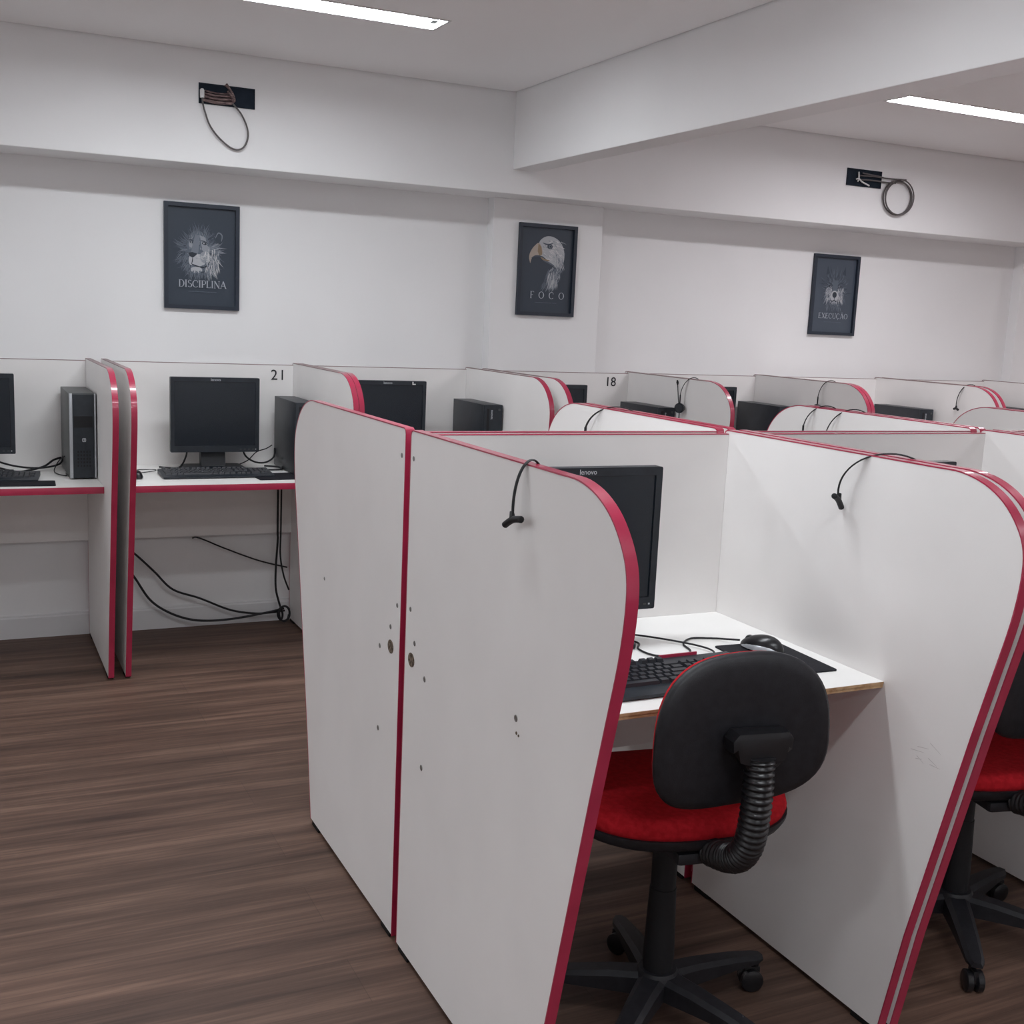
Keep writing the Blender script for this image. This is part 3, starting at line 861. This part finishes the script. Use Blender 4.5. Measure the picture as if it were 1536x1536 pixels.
def make_chair(label, loc, rz):
    """faces +y; origin on the floor under the column"""
    t = thing('office_chair', label, 'office chair', loc, rz, 'red and black swivel chairs')
    so = superell(.232, .208, 2.7, 48, -.06)
    ST = Matrix.Translation((0, .028, .472))
    sc = lambda x, y: .55 * (x * x) * .4 - .35 * max(0, y - .10) ** 2 * 2.2
    obj('seat_cushion', cushion(so, [(.93, .005), (.985, .012), (1.0, .024), (.985, .038), (.93, .047), (.82, .051), (.6, .052), (.3, .052)], ST, sc), M['fabric'], t, ang=1.2)
    obj('seat_shell', cushion(so, [(.62, -.028), (.86, -.022), (.97, -.010), (1.006, .004), (1.008, .012), (.98, .013)], ST, sc), M['shell'], t, ang=1.2)
    # backrest: outline in local x-y, pushed to upright
    bo = superell(.174, .150, 2.8, 52, -.05)
    BT = Matrix.Translation((0, -.255, .733)) @ Matrix.Rotation(-.07, 4, 'Y') @ Matrix.Rotation(.09, 4, 'X') @ Matrix.Rotation(PI / 2, 4, 'X')
    bc = lambda x, y: .9 * x * x - .10 * y * y
    obj('backrest_shell', cushion(bo, [(.30, .018), (.6, .0175), (.85, .016), (.96, .011), (1.0, .003), (1.0, -.004), (.97, -.006)], BT, bc), M['shell'], t, ang=1.2)
    obj('backrest_cushion', cushion(bo, [(.955, -.004), (.982, -.008), (.972, -.016), (.92, -.025), (.80, -.031), (.55, -.034), (.25, -.034)], BT, bc), M['fabric'], t, ang=1.2)
    # bracket on the back
    bm = bmesh.new()
    prism(bm, [(-.062, .012), (-.050, .026), (.050, .026), (.062, .012), (.060, -.010), (.036, -.020), (.030, -.045), (-.030, -.045), (-.036, -.020), (-.060, -.010)], 'y', -.316, -.274, .010)
    obj('back_bracket', bm, M['gloss'], t, (.024, 0, .722))
    # corrugated J bar
    path = smoothpath([(.024, -.303, .700), (.024, -.306, .65), (.024, -.303, .59), (.024, -.292, .532), (.022, -.266, .492), (.018, -.225, .470), (.014, -.17, .456)], 22)
    rad = [.0265 + .0028 * math.sin(i * PI / 2.0 * .9) for i in range(len(path))]
    bm = bmesh.new(); tube(bm, path, rad, 16)
    obj('bellows_bar', bm, M['gloss'], t, ang=2.0)
    bm = bmesh.new()
    box(bm, -.055, .055, -.17, .10, .43, .455, .008)
    obj('seat_plate', bm, M['shell'], t)
    bm = bmesh.new(); tube(bm, smoothpath([(.05, .02, .440), (.12, .02, .437), (.19, .015, .430)], 5), .005, 8)
    lv = obj('height_lever', bm, M['shell'], t)
    bm = bmesh.new(); lathe(bm, [(0, .10), (.030, .10), (.033, .15), (.028, .30), (.0265, .30), (.0265, .431), (0, .431)], 24)
    obj('gas_column', bm, M['matt'], t)
    bm = bmesh.new(); lathe(bm, [(0, .062), (.040, .062), (.048, .075), (.048, .105), (.040, .118), (0, .118)], 24)
    obj('base_hub', bm, M['shell'], t)
    # five legs with casters
    bm = bmesh.new()
    secs = [(.03, .030, .066, .112), (.10, .027, .068, .108), (.20, .023, .070, .096), (.265, .020, .068, .084), (.285, .012, .068, .080)]
    rings = []
    for y, hw, z0, z1 in secs:
        rings.append([bm.verts.new(p) for p in ((-hw, y, z0), (hw, y, z0), (hw, y, z1 - .008), (hw * .6, y, z1), (-hw * .6, y, z1), (-hw, y, z1 - .008))])
    for A, B in zip(rings[:-1], rings[1:]):
        for k in range(6): bm.faces.new((A[k], A[(k + 1) % 6], B[(k + 1) % 6], B[k]))
    bm.faces.new(rings[0][::-1]); bm.faces.new(rings[-1])
    bmesh.ops.recalc_face_normals(bm, faces=bm.faces[:])
    leg_me = bpy.data.meshes.new('leg'); bm.to_mesh(leg_me); bm.free(); leg_me.materials.append(M['shell']); sharp_smooth(leg_me, .5)
    bm = bmesh.new()
    for s in (-1, 1):
        lathe(bm, [(0, -.009), (.020, -.009), (.025, -.006), (.025, .006), (.020, .009), (0, .009)], 20, Matrix.Translation((s * .012, 0, .0252)) @ Matrix.Rotation(PI / 2, 4, 'Y'))
    box(bm, -.006, .006, -.016, .020, .022, .054, .003)
    tube(bm, [(0, .012, .05), (0, .012, .074)], .0055, 10)
    bmesh.ops.recalc_face_normals(bm, faces=bm.faces[:])
    cas_me = bpy.data.meshes.new('caster'); bm.to_mesh(cas_me); bm.free(); cas_me.materials.append(M['gloss']); sharp_smooth(cas_me, .6)
    for k in range(5):
        L = mesh_child('leg', leg_me, t, (0, 0, 0), (0, 0, CH_LEG + 2 * PI * k / 5))
        mesh_child('caster', cas_me, L, (0, .262, 0), (0, 0, .7 + 1.3 * k))
    return t
CH_LEG = -.10
chair1 = make_chair('swivel chair with red seat and black back in the nearest booth', (1.305, 1.890, 0), -.15)
c2 = dup(chair1, (2.190, 1.925, 0), -.22, 'swivel chair with red seat, cut off by the right edge of the photo')

for ch in c2.children:
    if ch.name.startswith('leg'): ch.rotation_euler.z += .33
    if ch.name.startswith('backrest'): ch.location.z += .015
    if ch.name.split('.')[0] not in ('leg', 'base_hub', 'gas_column', 'backrest_shell', 'backrest_cushion'): ch.location.z -= .04
# ------------------------------------------------------------------ posters
def stroke_letters(bm, s, x0, y0, h, adv, z, mi):
    """capital letters with thick and thin strokes and small serifs"""
    T, t_ = .15, .065
    def line(a, b, w):
        a, b = Vector(a), Vector(b); d = (b - a).normalized(); n = Vector((-d.y, d.x)) * w / 2
        vs = [bm.verts.new((x0 + cx_ + q.x * h, z, y0 + q.y * h)) for q in (a - n, b - n, b + n, a + n)]
        bm.faces.new(vs).material_index = mi
    def arc(cx0, cy0, rx, ry, a0, a1, w=T):
        N = 14; P = []
        for k in range(N + 1):
            a = a0 + (a1 - a0) * k / N
            wk = t_ + (w - t_) * abs(math.cos(a))
            c, q = math.cos(a), math.sin(a)
            P.append(((cx0 + (rx - wk / 2) * c, cy0 + (ry - t_ / 2) * q), (cx0 + (rx + wk / 2) * c, cy0 + (ry + t_ / 2) * q)))
        for (i1, o1), (i2, o2) in zip(P[:-1], P[1:]):
            vs = [bm.verts.new((x0 + cx_ + u * h, z, y0 + v * h)) for u, v in (i1, o1, o2, i2)]
            bm.faces.new(vs).material_index = mi
    def serif(x, y): line((x - .13, y), (x + .13, y), .05)
    def stem(x, w=T): line((x, 0), (x, 1), w); serif(x, .025); serif(x, .975)
    cx_ = 0.0
    for ch, wd in zip(s, adv):
        if ch == 'I': stem(.15)
        elif ch == 'D': stem(.15); line((.15, .97), (.4, .97), t_); line((.15, .03), (.4, .03), t_); arc(.36, .5, .36, .47, -PI / 2, PI / 2)
        elif ch == 'S': arc(.32, .75, .2, .22, PI * .15, PI * 1.5, .12); arc(.32, .27, .24, .24, -PI * .85, PI * .5, .15)
        elif ch in 'CÇ':
            arc(.45, .5, .38, .47, PI * .25, PI * 1.75); line((.72, .84), (.72, .66), .05)
            if ch == 'Ç': line((.45, .02), (.42, -.2), .07)
        elif ch == 'P': stem(.15); line((.15, .97), (.4, .97), t_); line((.15, .46), (.4, .46), t_); arc(.38, .715, .22, .255, -PI / 2, PI / 2, .13)
        elif ch == 'L': stem(.15); line((.15, .03), (.6, .03), t_); line((.6, .03), (.6, .2), .05)
        elif ch == 'N': stem(.13, t_); stem(.72, t_); line((.13, .97), (.72, .03), T)
        elif ch in 'AÃ':
            line((.08, 0), (.42, 1), t_); line((.42, 1), (.78, 0), T); line((.22, .36), (.62, .36), t_); serif(.08, .025); serif(.78, .025)
            if ch == 'Ã': line((.26, 1.13), (.58, 1.17), .07)
        elif ch == 'F': stem(.15); line((.15, .97), (.6, .97), t_); line((.15, .5), (.48, .5), t_); line((.6, .97), (.6, .82), .05)
        elif ch == 'E': stem(.15); line((.15, .97), (.6, .97), t_); line((.15, .5), (.5, .5), t_); line((.15, .03), (.62, .03), t_); line((.6, .97), (.6, .82), .05); line((.62, .03), (.62, .2), .05)
        elif ch == 'O': arc(.45, .5, .38, .47, 0, 2 * PI)
        elif ch == 'X': line((.1, 1), (.7, 0), T); line((.1, 0), (.68, 1), t_); serif(.1, .025); serif(.7, .025); serif(.1, .975); serif(.68, .975)
        elif ch == 'U': line((.13, .3), (.13, 1), T); line((.70, .3), (.70, 1), t_); arc(.415, .32, .285, .29, PI, 2 * PI, .12); serif(.13, .975); serif(.70, .975)
        cx_ += wd * h
GREYS = ['g%d' % i for i in range(8)]
PRINT_MATS = [M[g] for g in GREYS] + [M['beak'], M['beakd'], M['letter']]
class Art:
    """flat printed picture drawn in layers; u to the right, v up, unit = print size"""
    def __init__(s, W, Hh, bg):
        s.W, s.H, s.bm, s.k = W, Hh, bmesh.new(), 0
        s.poly([(0, 0), (1, 0), (1, 1), (0, 1)], bg)
    zoom = (1.0, .5, .5)
    def P(s, u, v, z):
        if s.k > 1: u = s.zoom[1] + (u - s.zoom[1]) * s.zoom[0]; v = s.zoom[2] + (v - s.zoom[2]) * s.zoom[0]
        return s.bm.verts.new(((u - .5) * s.W, z, (v - .5) * s.H))
    def poly(s, pts, mi):
        s.k += 1; z = -s.k * 2.5e-6
        s.bm.faces.new([s.P(u, v, z) for u, v in pts]).material_index = mi
    def blob(s, u, v, ru, rv, mi, rot=0.0, n=18, jag=0.0):
        pts = []
        for k in range(n):
            a = 2 * PI * k / n; r = 1 + random.uniform(-jag, jag)
            x, y = ru * math.cos(a) * r, rv * math.sin(a) * r
            pts.append((u + x * math.cos(rot) - y * math.sin(rot), v + x * math.sin(rot) + y * math.cos(rot)))
        s.poly(pts, mi)
    def hair(s, u, v, ang, ln, wd, mi, bend=0.0):
        asp = s.W / s.H
        L, Rr = [], []
        for k in range(5):
            t = k / 4; a = ang + bend * t
            x = u + math.cos(a) * ln * t; y = v + math.sin(a) * ln * t * asp
            w = wd * (1 - t) * (.5 + .5 * min(1, t * 4 + .3))
            L.append((x - math.sin(a) * w / 2, y + math.cos(a) * w / 2 * asp)); Rr.append((x + math.sin(a) * w / 2, y - math.cos(a) * w / 2 * asp))
        s.poly(L + Rr[-2::-1], mi)
    def line(s, pts, wd, mi):
        asp = s.W / s.H
        P = smoothpath([(u, v, 0) for u, v in pts], 5)
        L, Rr = [], []
        for i, p in enumerate(P):
            d = P[min(i + 1, len(P) - 1)] - P[max(i - 1, 0)]; d.normalize()
            w = wd * (.35 + .65 * math.sin(PI * i / (len(P) - 1)))
            L.append((p.x - d.y * w / 2, p.y + d.x * w / 2 * asp)); Rr.append((p.x + d.y * w / 2, p.y - d.x * w / 2 * asp))
        s.poly(L + Rr[::-1], mi)
def lion(A):
    random.seed(11); R = random.uniform
    for k in range(700):                                   # mane, outer to inner
        a = R(0, 2 * PI); rr = R(.10, .30) * (1.0 if math.sin(a) < .3 else .8)
        u, v = .47 + math.cos(a) * rr * .95, .56 + math.sin(a) * rr * .85
        right = u > .56 and v < .62
        mi = random.choice([3, 4, 4, 5] if right else ([2, 3, 3, 4] if v < .62 else [1, 2, 2, 3, 3]))
        A.hair(u, v, (a if v > .55 else -PI / 2 + (u - .47) * 2.2) + R(-.3, .3), R(.08, .17), R(.012, .024), mi, R(-.5, .5))
    A.blob(.45, .60, .165, .165, 3, jag=.06)
    for k in range(120):
        A.hair(.45 + R(-.13, .13), .62 + R(-.05, .12), PI / 2 + R(-.5, .5), R(.04, .09), R(.008, .016), random.choice([2, 3, 4, 4, 5]))
    A.blob(.75, .705, .055, .055, 1); A.line([(.70, .70), (.745, .755), (.80, .73), (.79, .67)], .02, 4)
    A.poly([(.40, .72), (.47, .72), (.45, .55), (.42, .50), (.33, .52), (.36, .60)], 4)
    A.poly([(.47, .72), (.55, .70), (.58, .62), (.50, .60)], 5); A.blob(.335, .62, .028, .03, 5); A.blob(.56, .585, .06, .035, 5)
    A.blob(.345, .645, .022, .011, 0); A.blob(.345, .645, .008, .006, 6); A.blob(.535, .637, .036, .013, 0, -.15); A.blob(.53, .638, .010, .007, 6)
    A.line([(.48, .665), (.53, .66), (.59, .64)], .018, 1); A.line([(.31, .665), (.345, .668), (.38, .655)], .015, 1)
    A.blob(.45, .465, .115, .062, 6, jag=.03); A.blob(.345, .46, .04, .05, 6); A.blob(.55, .50, .08, .06, 5, jag=.04)
    for k in range(50): A.hair(.50 + R(-.1, .12), .50 + R(-.05, .03), R(-.6, .1), R(.04, .08), .008, random.choice([5, 6, 7]))
    A.poly([(.30, .535), (.36, .545), (.435, .53), (.40, .505), (.365, .487), (.325, .50)], 0)
    A.line([(.365, .49), (.36, .455), (.35, .425)], .014, 0)
    A.line([(.345, .425), (.40, .41), (.48, .395), (.55, .40), (.61, .445), (.65, .49)], .024, 0)
    A.blob(.42, .365, .085, .032, 6, jag=.05); A.line([(.48, .34), (.55, .35), (.60, .40)], .03, 1)
    for k in range(90): A.hair(.62 + R(-.07, .14), .53 + R(-.16, .06), -PI / 2 + R(-.35, .5), R(.09, .17), R(.008, .016), random.choice([4, 5, 6, 7]), R(-.3, .3))
    for k in range(60): A.hair(.42 + R(-.13, .14), .34 + R(-.02, .02), -PI / 2 + R(-.4, .4), R(.05, .10), .012, random.choice([2, 3, 4]))
def eagle(A):
    random.seed(5); R = random.uniform; A.zoom = (1.14, .51, .64)
    for k in range(200):                                   # neck feathers
        v = R(.36, .56); u = .60 + (v - .45) * .5 + R(-.10, .14)
        A.hair(u, v, -PI / 2 - .35 + R(-.3, .4), R(.08, .15), R(.014, .026), random.choice([2, 3, 4, 5] if u > .55 else [2, 3, 3]))
    for k in range(70): A.hair(.60 + R(-.06, .10), .42 + R(-.04, .10), -PI / 2 - .1 + R(-.3, .4), R(.09, .17), R(.012, .022), random.choice([4, 5, 6]))
    head = smoothpath([(.36, .80), (.45, .86), (.57, .87), (.70, .83), (.78, .75), (.80, .66), (.77, .58), (.68, .55), (.58, .58), (.46, .62), (.36, .68)], 4, True)
    A.poly([(p.x, p.y) for p in head], 6)
    for k in range(170):
        A.hair(.60 + R(-.18, .16), .72 + R(-.10, .11), -.35 + R(-.4, .3), R(.04, .09), R(.008, .016), random.choice([5, 6, 6, 7, 7]))
    for k in range(60): A.hair(.70 + R(-.06, .08), .62 + R(-.06, .08), -PI / 2 + R(-.3, .6), R(.06, .12), .014, random.choice([4, 5, 6, 6]))
    beak = smoothpath([(.36, .795), (.28, .76), (.22, .70), (.20, .645), (.215, .60), (.225, .585), (.245, .63), (.30, .655), (.40, .665), (.42, .72)], 4, True)
    A.poly([(p.x, p.y) for p in beak], 8); A.poly([(.35, .79), (.40, .76), (.42, .68), (.37, .665), (.34, .71)], 9)
    A.line([(.24, .635), (.31, .66), (.42, .655), (.50, .625)], .022, 2); A.line([(.40, .65), (.46, .625), (.55, .62)], .03, 9)
    A.line([(.42, .80), (.50, .785), (.60, .80)], .022, 2); A.blob(.545, .765, .046, .026, 1); A.blob(.55, .765, .022, .018, 4); A.blob(.55, .765, .012, .011, 0)
    A.line([(.44, .62), (.55, .595), (.64, .565)], .025, 3)
def wolf(A):
    random.seed(8); R = random.uniform; A.zoom = (1.12, .52, .5)
    for k in range(380):
        a = R(0, 2 * PI); rr = R(.05, .27)
        u, v = .52 + math.cos(a) * rr, .56 + math.sin(a) * rr * .8
        A.hair(u, v, (a if v > .5 else -PI / 2 + (u - .52) * 2) + R(-.3, .3), R(.06, .15), R(.012, .022), random.choice([1, 2, 2, 3] if rr > .12 else [2, 3, 3, 4]))
    for s in (-1, 1):
        A.poly([(.52 + s * .10, .76), (.52 + s * .20, .90), (.52 + s * .24, .72)], 2); A.poly([(.52 + s * .14, .76), (.52 + s * .195, .85), (.52 + s * .215, .74)], 1)
        for k in range(70): A.hair(.52 + s * R(.05, .19), .50 + R(-.06, .10), -PI / 2 + s * R(-.1, .7), R(.06, .13), R(.010, .02), random.choice([4, 5, 6, 6]))
        A.blob(.52 + s * .105, .605, .032, .014, 0, s * .3); A.blob(.52 + s * .10, .605, .010, .008, 5)
        A.line([(.52 + s * .05, .61), (.52 + s * .10, .64), (.52 + s * .16, .645)], .018, 1)
    A.poly([(.46, .68), (.58, .68), (.565, .53), (.475, .53)], 3)
    A.blob(.52, .49, .085, .065, 6, jag=.04); A.blob(.52, .505, .048, .036, 0); A.line([(.52, .48), (.52, .44)], .014, 1); A.line([(.43, .44), (.48, .43), (.52, .44), (.56, .43), (.61, .44)], .016, 0)
    A.blob(.52, .405, .06, .02, 5, jag=.06)
    for k in range(60): A.hair(.50 + R(-.14, .16), .38 + R(-.03, .03), -PI / 2 + R(-.5, .5), R(.06, .13), .014, random.choice([2, 3, 3, 4]))
def poster(label, loc, W, Hh, art, word, h, x0, y0, adv, bg, sub):
    t = thing('framed_poster', label, 'poster', loc, 0, 'dark framed animal posters')
    bm = bmesh.new()
    b = .017
    ring_strip(bm, [(-W / 2, -Hh / 2), (W / 2, -Hh / 2), (W / 2, Hh / 2), (-W / 2, Hh / 2)], [(-W / 2 + b, -Hh / 2 + b), (W / 2 - b, -Hh / 2 + b), (W / 2 - b, Hh / 2 - b), (-W / 2 + b, Hh / 2 - b)], 'y', -.018, 0)
    obj('frame', bm, M['frame'], t, smooth=False)
    A = Art(W - 2 * b + .002, Hh - 2 * b + .002, bg)
    art(A)
    bm = A.bm
    stroke_letters(bm, word, x0 * A.W, (y0 - .5) * A.H, h, adv, -.0062, 10)
    for k in range(24):
        u = (-.20 + .40 * k / 23) * A.W; l = random.uniform(.003, .0055)
        vs = [bm.verts.new((u + a, -.0062, (y0 - .5 - sub) * A.H + c)) for a, c in ((0, 0), (l, 0), (l, .0022), (0, .0022))]
        bm.faces.new(vs).material_index = 3
    bmesh.ops.translate(bm, vec=(0, -.003, 0), verts=bm.verts[:])
    me = bpy.data.meshes.new('print'); bm.to_mesh(me); bm.free()
    for mt in PRINT_MATS: me.materials.append(mt)
    o = bpy.data.objects.new('print', me); col.objects.link(o); o.parent = t
    bxo('backing_board', -W / 2 + b, W / 2 - b, -.0028, -.0006, -Hh / 2 + b, Hh / 2 - b, M['matt'], t)
    return t
poster('dark framed poster of a lion head over the word DISCIPLINA', (.998, YW - .0005, 1.655), .322, .450, lion, 'DISCIPLINA', .0312, -.345, .185,
       [.86, .36, .66, .86, .36, .68, .70, .36, .88, .86], 1, .045)
poster('dark framed poster of a white eagle head over the word FOCO', (2.648, CY - .0005, 1.690), .316, .440, eagle, 'FOCO', .034, -.30, .165, [1.36, 1.66, 1.60, 1.2], 1, .05)
poster('dark framed poster of a wolf face over a pale word, at the right', (4.513, YW - .0005, 1.660), .325, .445, wolf, 'EXECUÇÃO', .030, -.345, .185, [.78, .86, .78, .92, .92, .92, .92, .9], 2, .05)

# ------------------------------------------------------------------ openings with loose wires in the beam
def opening(label, loc, W, Hh):
    t = thing('wiring_opening', label, 'wiring opening', loc, 0, 'open wiring boxes on the beam')
    bm = bmesh.new()
    ring_strip(bm, [(-W / 2, -Hh / 2), (W / 2, -Hh / 2), (W / 2, Hh / 2), (-W / 2, Hh / 2)], [(-W / 2 + .004, -Hh / 2 + .004), (W / 2 - .004, -Hh / 2 + .004), (W / 2 - .004, Hh / 2 - .004), (-W / 2 + .004, Hh / 2 - .004)], 'y', -.006, 0)
    obj('box_rim', bm, M['dark'], t, smooth=False)
    bxo('recess_shade_sheet', -W / 2 + .004, W / 2 - .004, -.0022, -.0004, -Hh / 2 + .004, Hh / 2 - .004, M['dark'], t)  # flat dark sheet, its colour stands in for the shade inside the opening
    return t
o1 = opening('dark wiring opening with a long hanging cable loop above the lion poster', (1.047, YB - .0006, 2.293), .227, .080)
for z, r, x0, x1 in ((-.004, .0045, -.105, .018), (-.016, .0052, -.100, .022), (-.030, .0065, -.100, .018), (.006, .003, -.09, .01)):
    bm = bmesh.new(); tube(bm, smoothpath([(x0, -.010, z + .004), ((x0 + x1) / 2, -.016, z - .002), (x1, -.012, z + .003)], 6), r, 8)
    obj('wire', bm, M['copper'], o1, ang=1.5)
for P in ([(-.004, -.012, .046), (.008, -.018, .026), (.022, -.016, .006), (.028, -.014, -.018), (.012, -.016, -.026)], [(.0, -.014, .018), (.012, -.02, .004), (.020, -.018, -.012), (.016, -.012, -.030)], [(-.010, -.010, .040), (.004, -.014, .03), (.014, -.013, .02)]):
    bm = bmesh.new(); tube(bm, smoothpath(P, 6), .0042, 8); obj('wire', bm, M['copper'], o1, ang=1.5)
bm = bmesh.new(); tube(bm, smoothpath([(-.108, -.010, .012), (-.102, -.016, -.010), (-.100, -.016, -.04), (-.090, -.014, -.075), (-.070, -.013, -.125), (-.03, -.013, -.172), (.022, -.013, -.206), (.062, -.013, -.200), (.083, -.013, -.160), (.080, -.013, -.115), (.055, -.014, -.065), (.020, -.015, -.028)], 6), .0036, 8)
obj('cable_loop', bm, M['greyw'], o1, ang=1.5)
bm = bmesh.new(); lathe(bm, [(0, 0), (.009, 0), (.009, .03), (.005, .036), (0, .036)], 12, Matrix.Translation((-.102, -.014, -.02))); obj('connector', bm, M['white'], o1)
o2 = opening('smaller dark wiring opening with a round cable coil above the wolf poster', (4.415, YB - .0006, 2.269), .236, .088)
for P, r in (([(-.05, -.012, .010), (.05, -.016, .012), (.16, -.014, .012), (.285, -.012, .016)], .0035), ([(-.06, -.012, -.012), (.06, -.016, -.008), (.15, -.014, -.010), (.21, -.014, -.008)], .004), ([(-.02, -.012, .024), (.06, -.014, .018), (.12, -.014, .014)], .004)):
    bm = bmesh.new(); tube(bm, smoothpath(P, 6), r, 8); obj('wire', bm, M['greyw'], o2, ang=1.5)
for P in ([(-.048, -.012, .028), (-.046, -.014, -.004), (-.050, -.012, -.022)], [(-.062, -.012, -.010), (-.046, -.016, -.008), (-.02, -.014, -.022), (.03, -.012, -.036)]):
    bm = bmesh.new(); tube(bm, smoothpath(P, 6), .0042, 8); obj('connector', bm, M['white'], o2, ang=1.5)
for k, (R_, dx, dz, r) in enumerate(((.098, 0, 0, .0042), (.094, .006, -.003, .0042), (.101, .004, .002, .0036))):
    bm = bmesh.new()
    tube(bm, [(.232 + dx + R_ * math.cos(2 * PI * i / 36), -.012 - .0075 * k, -.082 + dz + R_ * .92 * math.sin(2 * PI * i / 36)) for i in range(36)], r, 8, True)
    obj('cable_loop', bm, M['greyw'], o2, ang=1.5)
